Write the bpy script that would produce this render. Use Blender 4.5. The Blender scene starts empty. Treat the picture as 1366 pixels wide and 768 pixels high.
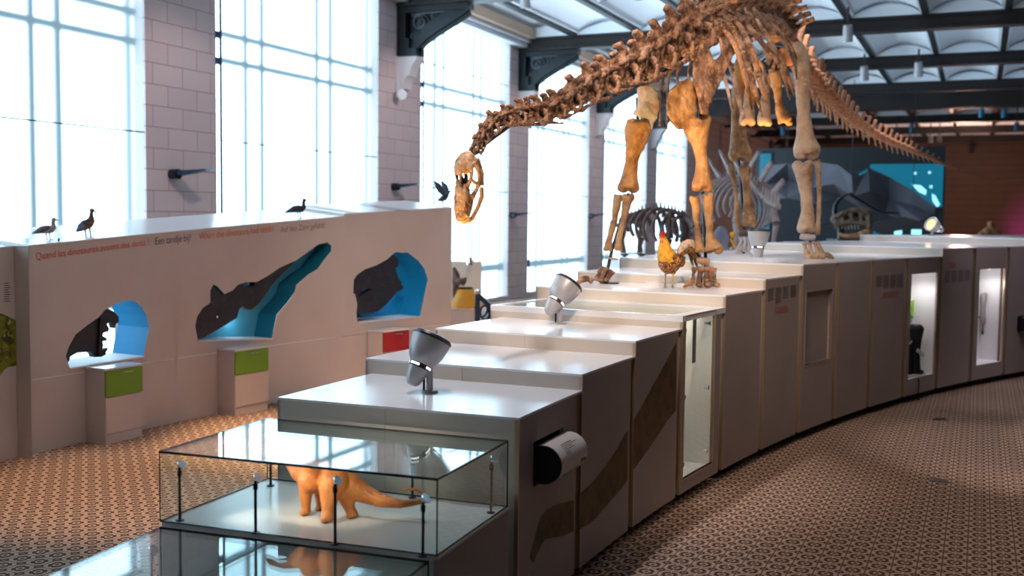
import bpy, bmesh, random
import numpy as np
from math import *
from mathutils import Vector, Matrix, noise
random.seed(7)
scene = bpy.context.scene
COL = scene.collection
# ------------------------------------------------------------------ camera, world, exposure
F, CX, CY = 1435., 683., 384.           # focal length and centre in pixels of a 1366x768 frame
PITCH, YAW, ROLL, HC = .0665, .4095, .0113, 2.4
_r = np.array([cos(YAW), sin(YAW), 0]); _f = np.array([-sin(YAW), cos(YAW), 0]); _u = np.array([0, 0, 1.])
FW = _f*cos(PITCH) - _u*sin(PITCH); _u2 = _u*cos(PITCH) + _f*sin(PITCH)
RT = _r*cos(ROLL) + _u2*sin(ROLL); UP = _u2*cos(ROLL) - _r*sin(ROLL)
CAM = np.array([0, 0, HC])
cd = bpy.data.cameras.new('camera'); cam = bpy.data.objects.new('camera', cd); COL.objects.link(cam)
cd.sensor_width = 36; cd.lens = 36*F/1366; cd.clip_end = 300; cd.clip_start = .05
cam.matrix_world = Matrix(((RT[0], UP[0], -FW[0], 0), (RT[1], UP[1], -FW[1], 0), (RT[2], UP[2], -FW[2], HC), (0, 0, 0, 1)))
cd.dof.use_dof = True; cd.dof.focus_distance = 7.8; cd.dof.aperture_fstop = 1.6
scene.camera = cam
scene.view_settings.view_transform = 'Standard'; scene.view_settings.look = 'None'
scene.view_settings.gamma = 1; scene.view_settings.use_curve_mapping = False
scene.view_settings.exposure = 0.0
w = bpy.data.worlds.new('world'); scene.world = w; w.use_nodes = True
w.node_tree.nodes['Background'].inputs[0].default_value = (.75, .68, .66, 1)
w.node_tree.nodes['Background'].inputs[1].default_value = .09
scene.cycles.max_bounces = 8; scene.cycles.sample_clamp_indirect = 4
try: scene.cycles.use_denoising = True
except Exception: pass

WIN_GLASS, WIN_CURTAIN = 6.6, 1.3      # brightness of the daylit window panes and of the sheer blinds

def ray(x, y): return FW + RT*(x-CX)/F - UP*(y-CY)/F
def atz(x, y, z): d = ray(x, y); return CAM + d*(z-HC)/d[2]
def atX(x, y, X): d = ray(x, y); return CAM + d*X/d[0]
def atY(x, y, Y): d = ray(x, y); return CAM + d*Y/d[1]
def atd(x, y, D): return CAM + ray(x, y)*D
CC = np.array([23.337, 6.235])          # the curved platform and the curved left display share this centre
def PT(R, a, z): return Vector((CC[0]-R*cos(radians(a)), CC[1]+R*sin(radians(a)), z))
def hitR(x, y, R):
    d = ray(x, y); o = CAM[:2]-CC; a = d[:2]@d[:2]; b = 2*(o@d[:2]); c = o@o-R*R
    return CAM + d*(-b+sqrt(b*b-4*a*c))/(2*a)
def ang(p): return degrees(atan2(p[1]-CC[1], CC[0]-p[0]))
def spot(name, loc, target, power, col, size_deg=40, blend=.5, rad=.06):
    l = bpy.data.lights.new(name, 'SPOT'); l.energy = power; l.color = col; l.spot_size = radians(size_deg); l.spot_blend = blend
    l.shadow_soft_size = rad; o = bpy.data.objects.new(name, l); COL.objects.link(o); o.location = loc
    o.rotation_euler = (Vector(target)-Vector(loc)).to_track_quat('-Z', 'Y').to_euler(); return o
def point(name, loc, power, col, rad=.05):
    l = bpy.data.lights.new(name, 'POINT'); l.energy = power; l.color = col; l.shadow_soft_size = rad
    o = bpy.data.objects.new(name, l); COL.objects.link(o); o.location = loc; return o
WARM = (1, .62, .32); SOFT = (1, .8, .62); NEUT = (1, .92, .85)
# added fill lights that brighten the vaults, no fixtures behind them
for x_, y_ in ((2.5, 15), (-1.5, 22.5), (-4, 29), (-.5, 32.5), (-.5, 40), (-7, 20), (-7, 26)): spot('vault_fill', (x_, y_, 3.9 if y_ > 20 else 4.8), (x_, y_+.6, 8), 230 if x_ > -3 else 150, (.52, .76, 1), 140, .9, .2)
# ceiling track spotlights, and washes added for the piers
for loc, tg, pw, col, sz in (
    ((-6.3, 7.2, 7.0), (-6.6, 7.4, 0), 1700, WARM, 34),
    ((-6.0, 9.6, 7.0), (-6.3, 9.8, 0), 4200, WARM, 34),
    ((-5.7, 12.2, 7.0), (-6.0, 12.4, 0), 4200, WARM, 34),
    ((-5.5, 14.6, 7.0), (-5.8, 14.8, 0), 3000, WARM, 34),
    ((-3.3, 6.5, 7.0), (-8.3, 10.4, 1.5), 210, (1, .72, .58), 52),
    ((-1.8, 3.5, 7.0), (-3.2, 9.5, 1.6), 700, (1, .74, .52), 42),
    ((-1.8, 6.5, 7.0), (-3.0, 12.2, 1.9), 700, (1, .74, .52), 42),
    ((-3.4, 6.2, 7.0), (-3.4, 6.6, 1.3), 600, (1, .95, .96), 44),
    ((-3.4, 9.0, 7.0), (-3.3, 9.4, 1.6), 600, (1, .93, .92), 44),
    ((-3.2, 12.2, 7.0), (-3.1, 12.6, 1.9), 600, (1, .95, .96), 44),
    ((-2.6, 15.6, 7.0), (-2.4, 16, 1.9), 650, (.95, .95, 1), 46),
    ((-1.2, 19.6, 7.0), (-1.0, 20, 2.0), 650, (.95, .93, 1), 46),
    ((0.6, 8.5, 7.0), (-2.6, 13.5, 3.5), 560, NEUT, 45),
    ((-.4, 1.5, 7.0), (-3.3, 8.6, 3.5), 2400, (1, .82, .68), 34),
    ((2.0, 15.0, 7.0), (-1.2, 18.5, 2.0), 500, (1, .85, .95), 50),
    ((2.6, 5.0, 7.0), (0.6, 8.0, 0), 420, SOFT, 45),
    ((3.0, 9.0, 7.0), (0.9, 12.0, 0), 1100, (1, .85, .8), 30),
    ((3.2, 10.5, 7.0), (2.0, 13.2, 0), 900, (1, .85, .8), 26),
    ((-.9, 11.5, 7.0), (-.6, 9.6, 0), 170, WARM, 36),
    ((3.0, 13.0, 7.0), (1.6, 16.0, 0), 420, (1, .85, .85), 36),
    ((-8.0, 12.5, 7.0), (-12.4, 14.6, 3.6), 420, (1, .84, .82), 46),  # from here on: added washes that brighten the piers, no lamps there
    ((-8.0, 20.0, 7.0), (-12.4, 22.1, 4.2), 420, (1, .84, .82), 46),
    ((-8.0, 27.0, 7.0), (-12.4, 29.1, 4.2), 300, (1, .84, .82), 46),
    ((-8.0, 34.0, 7.0), (-12.4, 36.0, 4.2), 300, (1, .84, .82), 46)):
    spot('track_and_added_wash', loc, tg, pw, col, sz, .7, .12)

# ------------------------------------------------------------------ materials
def mat(name, base, rough=.5, metal=0., spec=.5, noise_=None, bump=None, emit=None, coat=0.):
    m = bpy.data.materials.new(name); m.use_nodes = True; nt = m.node_tree; b = nt.nodes['Principled BSDF']
    b.inputs['Base Color'].default_value = (*base, 1); b.inputs['Roughness'].default_value = rough
    b.inputs['Metallic'].default_value = metal; b.inputs['Specular IOR Level'].default_value = spec
    b.inputs['Coat Weight'].default_value = coat; b.inputs['Coat Roughness'].default_value = .06
    tc = nt.nodes.new('ShaderNodeTexCoord')
    if noise_:
        for i, (sc, c2, lo, hi) in enumerate(noise_):
            n = nt.nodes.new('ShaderNodeTexNoise'); n.inputs['Scale'].default_value = sc; n.inputs['Detail'].default_value = 5
            nt.links.new(tc.outputs['Object'], n.inputs['Vector'])
            r = nt.nodes.new('ShaderNodeMapRange'); r.inputs[1].default_value = lo; r.inputs[2].default_value = hi
            nt.links.new(n.outputs['Fac'], r.inputs[0])
            x = nt.nodes.new('ShaderNodeMix'); x.data_type = 'RGBA'; x.inputs[7].default_value = (*c2, 1)
            nt.links.new(r.outputs[0], x.inputs[0])
            if i == 0: x.inputs[6].default_value = (*base, 1)
            else: nt.links.new(last, x.inputs[6])
            last = x.outputs[2]
        nt.links.new(last, b.inputs['Base Color'])
    if bump:
        n = nt.nodes.new('ShaderNodeTexNoise'); n.inputs['Scale'].default_value = bump[0]; n.inputs['Detail'].default_value = 6
        nt.links.new(tc.outputs['Object'], n.inputs['Vector'])
        bp = nt.nodes.new('ShaderNodeBump'); bp.inputs['Strength'].default_value = bump[1]; bp.inputs['Distance'].default_value = .02
        nt.links.new(n.outputs['Fac'], bp.inputs['Height']); nt.links.new(bp.outputs[0], b.inputs['Normal'])
    if emit:
        b.inputs['Emission Color'].default_value = (*emit[0], 1); b.inputs['Emission Strength'].default_value = emit[1]
    return m
class NT:
    def __init__(s, m): s.nt = m.node_tree
    def m(s, op, a, b=None, c=None):
        n = s.nt.nodes.new('ShaderNodeMath'); n.operation = op
        for i, v in enumerate((a, b, c)):
            if v is None: continue
            if isinstance(v, (int, float)): n.inputs[i].default_value = v
            else: s.nt.links.new(v, n.inputs[i])
        return n.outputs[0]
    def mix(s, f, a, b):
        n = s.nt.nodes.new('ShaderNodeMix'); n.data_type = 'RGBA'
        for i, v in ((0, f), (6, a), (7, b)):
            if isinstance(v, (tuple, list)): n.inputs[i].default_value = (*v, 1)
            elif isinstance(v, (int, float)): n.inputs[i].default_value = v
            else: s.nt.links.new(v, n.inputs[i])
        return n.outputs[2]
    def sep(s, sock):
        n = s.nt.nodes.new('ShaderNodeSeparateXYZ'); s.nt.links.new(sock, n.inputs[0]); return n.outputs
M = {}
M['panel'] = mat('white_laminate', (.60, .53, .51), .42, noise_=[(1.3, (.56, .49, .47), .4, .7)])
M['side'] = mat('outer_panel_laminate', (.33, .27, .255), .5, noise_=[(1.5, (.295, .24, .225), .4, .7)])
M['top'] = mat('gloss_white_top', (.82, .80, .82), .18, spec=.6)
M['riser'] = mat('cream_laminate', (.60, .52, .45), .4)
M['trim'] = mat('bronze_aluminium', (.55, .42, .30), .35, .7)
M['recess'] = mat('brown_recess', (.20, .13, .08), .6)
M['plinth'] = mat('black_plinth', (.012, .012, .015), .5)
M['lit_white'] = mat('niche_white', (.85, .84, .86), .5)
M['case_floor'] = mat('case_floor', (.74, .73, .70), .22)
M['bone'] = mat('fossil_bone_brown', (.38, .205, .125), .55, spec=.35, noise_=[(8, (.12, .05, .025), .42, .60), (26, (.56, .38, .27), .55, .78)], bump=(32, .9))
M['bone_light'] = mat('fossil_bone_tan', (.42, .23, .10), .5, spec=.35, noise_=[(5, (.22, .10, .04), .42, .62), (22, (.52, .34, .20), .55, .8)], bump=(28, .55))
M['bone_grey'] = mat('fossil_bone_grey', (.40, .37, .39), .55, noise_=[(6, (.34, .22, .15), .5, .7)], bump=(28, .45))
M['bone_pale'] = mat('fossil_bone_pale', (.46, .31, .21), .5, noise_=[(5, (.27, .145, .075), .44, .66), (24, (.58, .44, .33), .58, .8)], bump=(28, .5))
M['bone_tail'] = mat('fossil_bone_orange', (.54, .24, .115), .55, spec=.3, noise_=[(8, (.30, .11, .045), .42, .62), (25, (.60, .36, .22), .6, .8)], bump=(30, .5))
M['bone_skull'] = mat('fossil_skull_bone', (.38, .235, .14), .5, spec=.35, noise_=[(14, (.16, .08, .04), .42, .6), (40, (.55, .42, .32), .55, .78)], bump=(45, .7))
M['slate'] = mat('blue_grey_slate', (.20, .22, .30), .6, bump=(20, .3))
M['bone_deep'] = mat('fossil_bone_deep_brown', (.15, .085, .05), .55, noise_=[(9, (.05, .025, .015), .45, .62)], bump=(30, .6))
M['bone_dark'] = mat('dark_bone', (.10, .055, .045), .55, noise_=[(8, (.2, .12, .1), .5, .7)])
M['bone_mauve'] = mat('mauve_bone', (.36, .28, .27), .55, noise_=[(8, (.25, .17, .15), .5, .7)])
M['iron'] = mat('dark_green_iron', (.008, .011, .014), .4, .3, noise_=[(12, (.014, .017, .02), .4, .7)], bump=(60, .2))
M['iron_brown'] = mat('brown_iron', (.022, .016, .015), .5, .2, bump=(40, .3))
M['scroll'] = mat('grey_ironwork', (.10, .105, .12), .35, .6)
M['stone'] = mat('white_stone', (.62, .56, .56), .7, bump=(20, .1))
M['vault'] = mat('white_vault_plaster', (.78, .80, .84), .7)
M['cornice'] = mat('cornice_plaster', (.60, .60, .64), .6)
M['shadow_strip'] = mat('painted_shadow_strip', (.42, .28, .2), .7)
M['lamp_grey'] = mat('lamp_silver_grey', (.40, .385, .40), .38, .25)
M['lamp_dark'] = mat('lamp_dark_rim', (.03, .02, .025), .35)
M['black'] = mat('black_metal', (.012, .014, .02), .35, .4)
M['chrome'] = mat('chrome', (.8, .8, .82), .15, 1.)
M['lens'] = mat('lamp_lens_lit', (1, .8, .4), .3, emit=((1, .52, .03), 1.5))
M['lens_white'] = mat('lamp_lens_white', (1, 1, .9), .3, emit=((1, .95, .8), 6))
M['slit'] = mat('light_slit', (1, 1, 1), .3, emit=((1, 1, 1), 1.6))
M['blue_metal'] = mat('dark_blue_metal', (.012, .028, .075), .35, .4)
M['green'] = mat('green_lacquer', (.13, .30, .012), .35)
M['red'] = mat('red_lacquer', (.30, .006, .012), .35)
M['cyan'] = mat('cyan_lining', (.006, .27, .55), .5)
M['cyan_deep'] = mat('deep_cyan_lining', (.006, .16, .26), .5)
M['cyan_pale'] = mat('pale_cyan_backing', (.10, .50, .72), .5)
M['fossil_black'] = mat('blue_black_cast', (.006, .012, .026), .45, noise_=[(7, (.012, .018, .034), .5, .75)], bump=(25, .4))
M['fossil_streak'] = mat('streaked_dark_cast', (.009, .012, .026), .4, noise_=[(9, (.04, .034, .04), .5, .78)], bump=(20, .5))
M['print_brown'] = mat('printed_brown_hide', (.13, .068, .019), .6, noise_=[(7, (.075, .038, .010), .45, .6), (26, (.15, .09, .035), .58, .72)])
M['ink_red'] = mat('red_orange_lettering', (.60, .07, .02), .6)
M['ink_orange'] = mat('orange_lettering', (.72, .16, .03), .6)
M['ink_purple'] = mat('dark_plum_lettering', (.07, .03, .055), .6)
M['ink_brown'] = mat('brown_lettering', (.26, .15, .1), .6)
M['ink_grey'] = mat('grey_print', (.14, .11, .11), .6)
M['ink_rust'] = mat('rust_print', (.40, .13, .08), .6)
M['orange_skin'] = mat('orange_dinosaur_skin', (.60, .20, .04), .45, noise_=[(14, (.46, .13, .025), .45, .65)], bump=(60, .35))
M['yellow_paint'] = mat('yellow_ochre', (.70, .33, .02), .45)
M['lime'] = mat('lime_plastic', (.30, .62, .03), .4)
M['white_plastic'] = mat('white_plastic', (.78, .79, .82), .4)
M['facet'] = mat('grey_facet_panel', (.11, .11, .135), .6)
M['dark_wall'] = mat('dark_backdrop', (.013, .016, .023), .6)
M['teal_screen'] = mat('teal_screen', (0, .05, .07), .3, emit=((.003, .13, .22), 1.0))
M['screen_light'] = mat('screen_highlight', (.5, .9, .95), .3, emit=((.35, .9, 1), 1.1))
M['brass'] = mat('floor_plate_metal', (.12, .085, .05), .35, .7)
M['skin_leg'] = mat('yellow_bird_leg', (.55, .36, .12), .5)
M['f_gold'] = mat('gold_hackle_feathers', (.80, .40, .03), .6, noise_=[(25, (.62, .25, .015), .45, .65)], bump=(50, .5))
M['f_speck'] = mat('speckled_breast_feathers', (.32, .10, .02), .6, noise_=[(30, (.05, .02, .012), .47, .55), (45, (.75, .42, .12), .57, .63)], bump=(50, .5))
M['f_cream'] = mat('cream_feathers', (.70, .55, .45), .6, noise_=[(30, (.45, .28, .15), .5, .66)])
M['f_brown'] = mat('brown_tail_feathers', (.28, .13, .03), .6, noise_=[(30, (.06, .03, .015), .5, .6)])
M['comb'] = mat('red_comb', (.55, .025, .015), .5)
M['d_grey'] = mat('grey_brown_plumage', (.16, .12, .11), .6, noise_=[(22, (.08, .06, .06), .45, .6)])
M['d_rust'] = mat('rust_plumage', (.22, .085, .05), .6, noise_=[(25, (.12, .05, .035), .45, .6)])
M['d_blue'] = mat('slate_plumage', (.13, .20, .30), .55, noise_=[(30, (.06, .08, .12), .45, .62)])
M['d_black'] = mat('blue_black_plumage', (.012, .02, .04), .5)
M['d_pale'] = mat('pale_breast_plumage', (.45, .36, .33), .6, noise_=[(25, (.28, .18, .15), .5, .65)])

def carpet():
    m = mat('patterned_carpet', (.3, .2, .15), .95, spec=.1); n = NT(m); nt = m.node_tree
    tc = nt.nodes.new('ShaderNodeTexCoord'); x, y, z = n.sep(tc.outputs['Object'])
    c = .16
    u = n.m('ABSOLUTE', n.m('SUBTRACT', n.m('FRACT', n.m('DIVIDE', x, c)), .5))
    v = n.m('ABSOLUTE', n.m('SUBTRACT', n.m('FRACT', n.m('DIVIDE', y, c)), .5))
    r = n.m('SQRT', n.m('ADD', n.m('MULTIPLY', u, u), n.m('MULTIPLY', v, v)))
    ring = n.m('LESS_THAN', n.m('ABSOLUTE', n.m('SUBTRACT', r, .27)), .085)
    petal = n.m('LESS_THAN', n.m('MULTIPLY', u, v), .012)
    dot = n.m('LESS_THAN', r, .09)
    cu = n.m('SUBTRACT', .5, u); cv = n.m('SUBTRACT', .5, v)
    rc = n.m('SQRT', n.m('ADD', n.m('MULTIPLY', cu, cu), n.m('MULTIPLY', cv, cv)))
    knot = n.m('LESS_THAN', n.m('ABSOLUTE', n.m('SUBTRACT', rc, .15)), .05)
    bar = n.m('LESS_THAN', n.m('MINIMUM', cu, cv), .035)
    col = n.mix(ring, (.46, .33, .26), (.10, .05, .038))
    col = n.mix(n.m('MULTIPLY', petal, n.m('GREATER_THAN', r, .3)), col, (.66, .50, .41))
    col = n.mix(dot, col, (.12, .06, .045))
    col = n.mix(bar, col, (.20, .12, .085))
    col = n.mix(knot, col, (.085, .045, .035))
    nt.links.new(col, nt.nodes['Principled BSDF'].inputs['Base Color'])
    return m
M['carpet'] = carpet()
def masonry():
    m = mat('pink_grey_stone_blocks', (.4, .33, .32), .75); n = NT(m); nt = m.node_tree
    tc = nt.nodes.new('ShaderNodeTexCoord'); x, y, z = n.sep(tc.outputs['Object'])
    cb = nt.nodes.new('ShaderNodeCombineXYZ'); nt.links.new(n.m('ADD', y, x), cb.inputs[0]); nt.links.new(z, cb.inputs[1])
    b = nt.nodes.new('ShaderNodeTexBrick'); b.inputs['Scale'].default_value = 1; b.inputs['Brick Width'].default_value = .72
    b.inputs['Row Height'].default_value = .345; b.inputs['Mortar Size'].default_value = .009; b.inputs['Mortar Smooth'].default_value = .3
    b.inputs['Color1'].default_value = (.58, .46, .45, 1); b.inputs['Color2'].default_value = (.53, .42, .415, 1); b.inputs['Mortar'].default_value = (.30, .20, .19, 1)
    nt.links.new(cb.outputs[0], b.inputs['Vector']); nt.links.new(b.outputs['Color'], nt.nodes['Principled BSDF'].inputs['Base Color'])
    return m
M['masonry'] = masonry()
def planks():
    m = mat('brown_wood_panelling', (.2, .09, .05), .55); n = NT(m); nt = m.node_tree
    tc = nt.nodes.new('ShaderNodeTexCoord'); x, y, z = n.sep(tc.outputs['Object'])
    g = n.m('LESS_THAN', n.m('FRACT', n.m('DIVIDE', z, .42)), .05)
    w_ = nt.nodes.new('ShaderNodeTexNoise'); w_.inputs['Scale'].default_value = 1.6
    nt.links.new(tc.outputs['Object'], w_.inputs['Vector'])
    col = n.mix(w_.outputs['Fac'], (.15, .075, .045), (.21, .11, .065)); col = n.mix(g, col, (.07, .03, .02))
    nt.links.new(col, nt.nodes['Principled BSDF'].inputs['Base Color']); return m
M['planks'] = planks()
def emissive(name, col, s):
    m = bpy.data.materials.new(name); m.use_nodes = True; nt = m.node_tree; nt.nodes.clear()
    o = nt.nodes.new('ShaderNodeOutputMaterial'); e = nt.nodes.new('ShaderNodeEmission')
    e.inputs[0].default_value = (*col, 1); e.inputs[1].default_value = s; nt.links.new(e.outputs[0], o.inputs[0]); return m
M['sky'] = emissive('daylit_pane', (.60, .84, 1), WIN_GLASS)
def curtain():
    m = emissive('sheer_white_blind', (.52, .82, 1), WIN_CURTAIN); nt = m.node_tree
    e = [x for x in nt.nodes if x.type == 'EMISSION'][0]; o = [x for x in nt.nodes if x.type == 'OUTPUT_MATERIAL'][0]
    t = nt.nodes.new('ShaderNodeBsdfRefraction'); t.inputs[0].default_value = (.95, .98, 1, 1); t.inputs['Roughness'].default_value = .5; t.inputs['IOR'].default_value = 1.4
    x = nt.nodes.new('ShaderNodeMixShader'); x.inputs[0].default_value = .35
    nt.links.new(t.outputs[0], x.inputs[1]); nt.links.new(e.outputs[0], x.inputs[2]); nt.links.new(x.outputs[0], o.inputs[0]); return m
M['curtain'] = curtain()
def glass(name, tint, edge=1.0):
    m = bpy.data.materials.new(name); m.use_nodes = True; nt = m.node_tree; nt.nodes.clear()
    o = nt.nodes.new('ShaderNodeOutputMaterial'); t = nt.nodes.new('ShaderNodeBsdfTransparent'); t.inputs[0].default_value = (*tint, 1)
    g = nt.nodes.new('ShaderNodeBsdfGlossy'); g.inputs['Roughness'].default_value = .0; g.inputs[0].default_value = (.95, 1, 1, 1)
    f = nt.nodes.new('ShaderNodeFresnel'); gm = nt.nodes.new('ShaderNodeNewGeometry'); mr = nt.nodes.new('ShaderNodeMapRange')
    mr.inputs[3].default_value = 1.45; mr.inputs[4].default_value = 1/1.45     # same reflection from both faces of the pane
    nt.links.new(gm.outputs['Backfacing'], mr.inputs[0]); nt.links.new(mr.outputs[0], f.inputs[0])
    x = nt.nodes.new('ShaderNodeMixShader'); nt.links.new(f.outputs[0], x.inputs[0]); nt.links.new(t.outputs[0], x.inputs[1]); nt.links.new(g.outputs[0], x.inputs[2])
    nt.links.new(x.outputs[0], o.inputs[0]); return m
M['glass'] = glass('clear_glass', (.95, .985, .985))
M['glass_edge'] = mat('glass_edge', (.004, .02, .026), .15)

# ------------------------------------------------------------------ mesh helpers
class MB:
    def __init__(s): s.v = []; s.f = []; s.mi = []; s.cur = 0
    def add(s, vs, fs):
        n = len(s.v); s.v += [Vector(v) for v in vs]; s.f += [[i+n for i in f] for f in fs]; s.mi += [s.cur]*len(fs); return s
    def box(s, c, sz, rot=None):
        c = Vector(c); vs = []
        for z in (-.5, .5):
            for x, y in ((-.5, -.5), (.5, -.5), (.5, .5), (-.5, .5)):
                p = Vector((x*sz[0], y*sz[1], z*sz[2])); vs.append(c + (rot @ p if rot else p))
        return s.add(vs, [(3, 2, 1, 0), (4, 5, 6, 7), (0, 1, 5, 4), (1, 2, 6, 5), (2, 3, 7, 6), (3, 0, 4, 7)])
    def hexa(s, p): return s.add(p, [(3, 2, 1, 0), (4, 5, 6, 7), (0, 1, 5, 4), (1, 2, 6, 5), (2, 3, 7, 6), (3, 0, 4, 7)])
    def bar(s, a, b, w, h=None, up=(0, 0, 1)):
        a, b = Vector(a), Vector(b); d = (b-a).normalized(); h = h or w
        x = d.cross(Vector(up));  x = x.normalized() if x.length > 1e-4 else d.orthogonal().normalized()
        y = x.cross(d); q = [(-1, -1), (1, -1), (1, 1), (-1, 1)]
        return s.hexa([a+x*(i*w/2)+y*(j*h/2) for i, j in q] + [b+x*(i*w/2)+y*(j*h/2) for i, j in q])
    def tube(s, pts, rad, n=10, side=None, flat=1., caps=True):
        """rings along a path; rad = radius per point; side = wide axis, flat = depth/width"""
        P = [Vector(p) for p in pts]; m = len(P)
        if isinstance(rad, (int, float)): rad = [rad]*m
        T = [(P[min(i+1, m-1)]-P[max(i-1, 0)]).normalized() for i in range(m)]
        x = Vector(side) if side is not None else T[0].orthogonal()
        vs = []; fs = []
        for i in range(m):
            x = (x - T[i]*x.dot(T[i]));  x = x.normalized() if x.length > 1e-6 else T[i].orthogonal().normalized()
            y = T[i].cross(x)
            for k in range(n):
                a = 2*pi*k/n; vs.append(P[i] + x*cos(a)*rad[i] + y*sin(a)*rad[i]*flat)
        for i in range(m-1):
            for k in range(n): fs.append((i*n+k, i*n+(k+1) % n, (i+1)*n+(k+1) % n, (i+1)*n+k))
        if caps: fs.append(tuple(range(n-1, -1, -1))); fs.append(tuple((m-1)*n+k for k in range(n)))
        return s.add(vs, fs)
    def cyl(s, a, b, r0, r1=None, n=16): return s.tube([a, b], [r0, r0 if r1 is None else r1], n)
    def ball(s, c, r, rot=None, nu=14, nv=8):
        c = Vector(c); vs = [];  r = (r, r, r) if isinstance(r, (int, float)) else r
        for j in range(nv+1):
            th = pi*j/nv
            for k in range(nu):
                p = Vector((r[0]*sin(th)*cos(2*pi*k/nu), r[1]*sin(th)*sin(2*pi*k/nu), r[2]*cos(th))); vs.append(c+(rot @ p if rot else p))
        return s.add(vs, [(j*nu+k, (j+1)*nu+k, (j+1)*nu+(k+1) % nu, j*nu+(k+1) % nu) for j in range(nv) for k in range(nu)])
    def lathe(s, prof, mtx=Matrix.Identity(4), n=28):
        vs = [mtx @ Vector((r*cos(2*pi*k/n), r*sin(2*pi*k/n), z)) for r, z in prof for k in range(n)]
        return s.add(vs, [(j*n+k, j*n+(k+1) % n, (j+1)*n+(k+1) % n, (j+1)*n+k) for j in range(len(prof)-1) for k in range(n)])
    def wedge(s, R0, R1, a0, a1, z0, z1, seg=2, zt=None):
        """curved block between two radii; zt(a, R) may give a sloping top"""
        vs = []; fs = []
        for i in range(seg+1):
            a = a0+(a1-a0)*i/seg
            vs += [PT(R0, a, z0), PT(R1, a, z0), PT(R1, a, zt(a, R1) if zt else z1), PT(R0, a, zt(a, R0) if zt else z1)]
        for i in range(seg):
            o = i*4
            for k in range(4): fs.append((o+k, o+4+k, o+4+(k+1) % 4, o+(k+1) % 4))
        fs += [(0, 1, 2, 3), (seg*4+3, seg*4+2, seg*4+1, seg*4)]
        return s.add(vs, fs)
    def prism(s, front, back):
        n = len(front)
        return s.add(list(front)+list(back), [tuple(range(n)), tuple(range(2*n-1, n-1, -1))] + [(i, i+n, (i+1) % n+n, (i+1) % n) for i in range(n)])
    def mesh(s, name):
        me = bpy.data.meshes.new(name); me.from_pydata([tuple(v) for v in s.v], [], [tuple(f) for f in s.f])
        me.polygons.foreach_set('material_index', s.mi); me.validate()
        bm = bmesh.new(); bm.from_mesh(me); bmesh.ops.remove_doubles(bm, verts=bm.verts, dist=1e-6); bmesh.ops.recalc_face_normals(bm, faces=bm.faces); bm.to_mesh(me); bm.free()
        return me
    def build(s, name, m, parent=None, local=False, smooth=35):
        me = s.mesh(name)
        if parent is not None and not local: me.transform(parent.matrix_basis.inverted())
        return link(name, me, m, parent, smooth)
def link(name, me, m, parent=None, smooth=35):
    for q in (m if isinstance(m, (list, tuple)) else [m]): me.materials.append(M[q] if isinstance(q, str) else q)
    if smooth:
        me.polygons.foreach_set('use_smooth', [True]*len(me.polygons))
        try: me.set_sharp_from_angle(angle=radians(smooth))
        except Exception: pass
    o = bpy.data.objects.new(name, me); COL.objects.link(o); o.parent = parent
    return o
def tag(o, label=None, cat=None, group=None, kind=None):
    if label: o['label'] = label
    if cat: o['category'] = cat
    if group: o['group'] = group
    if kind: o['kind'] = kind
    return o
def thing(name, label, cat, loc=(0, 0, 0), rotz=0, group=None):
    o = bpy.data.objects.new(name, None); COL.objects.link(o); o.empty_display_size = .1
    o.matrix_basis = Matrix.Translation(Vector(loc)) @ Matrix.Rotation(rotz, 4, 'Z')
    return tag(o, label, cat, group)
def copy_tree(o, parent=None):
    c = o.copy(); COL.objects.link(c); c.parent = parent
    for ch in list(o.children): copy_tree(ch, c)
    return c
def fuse(mb, voxel, smooth=4, amp=0., freq=10., seed=0.):
    """merge overlapping shapes into one organic skin"""
    me = mb.mesh('tmp'); o = bpy.data.objects.new('tmp', me); COL.objects.link(o)
    r = o.modifiers.new('r', 'REMESH'); r.mode = 'VOXEL'; r.voxel_size = voxel
    if smooth: sm = o.modifiers.new('s', 'SMOOTH'); sm.iterations = smooth; sm.factor = .5
    dg = bpy.context.evaluated_depsgraph_get(); dg.update()
    out = bpy.data.meshes.new_from_object(o.evaluated_get(dg)); bpy.data.objects.remove(o); bpy.data.meshes.remove(me)
    if amp:
        nr = [v.normal.copy() for v in out.vertices]
        for v, nn in zip(out.vertices, nr):
            v.co += nn*amp*(noise.noise(v.co*freq+Vector((seed, seed*2, 0))) + .5*noise.noise(v.co*freq*2.7+Vector((0, seed, 3))))
    return out
def fobj(name, mb, m, parent, voxel, smooth=4, amp=0., freq=10., seed=0., local=False):
    me = fuse(mb, voxel, smooth, amp, freq, seed)
    if not local and parent is not None: me.transform(parent.matrix_basis.inverted())
    return link(name, me, m, parent, smooth=0 if False else 60)
def spline(pts, n):
    """Catmull-Rom resample of tuples"""
    P = [np.array(p, float) for p in pts]; P = [2*P[0]-P[1]]+P+[2*P[-1]-P[-2]]; out = []
    m = len(P)-3
    for i in range(n):
        t = i/(n-1)*m; k = min(int(t), m-1); t -= k; a, b, c, d = P[k:k+4]
        out.append(.5*((2*b)+(-a+c)*t+(2*a-5*b+4*c-d)*t*t+(-a+3*b-3*c+d)*t**3))
    return out

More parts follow.
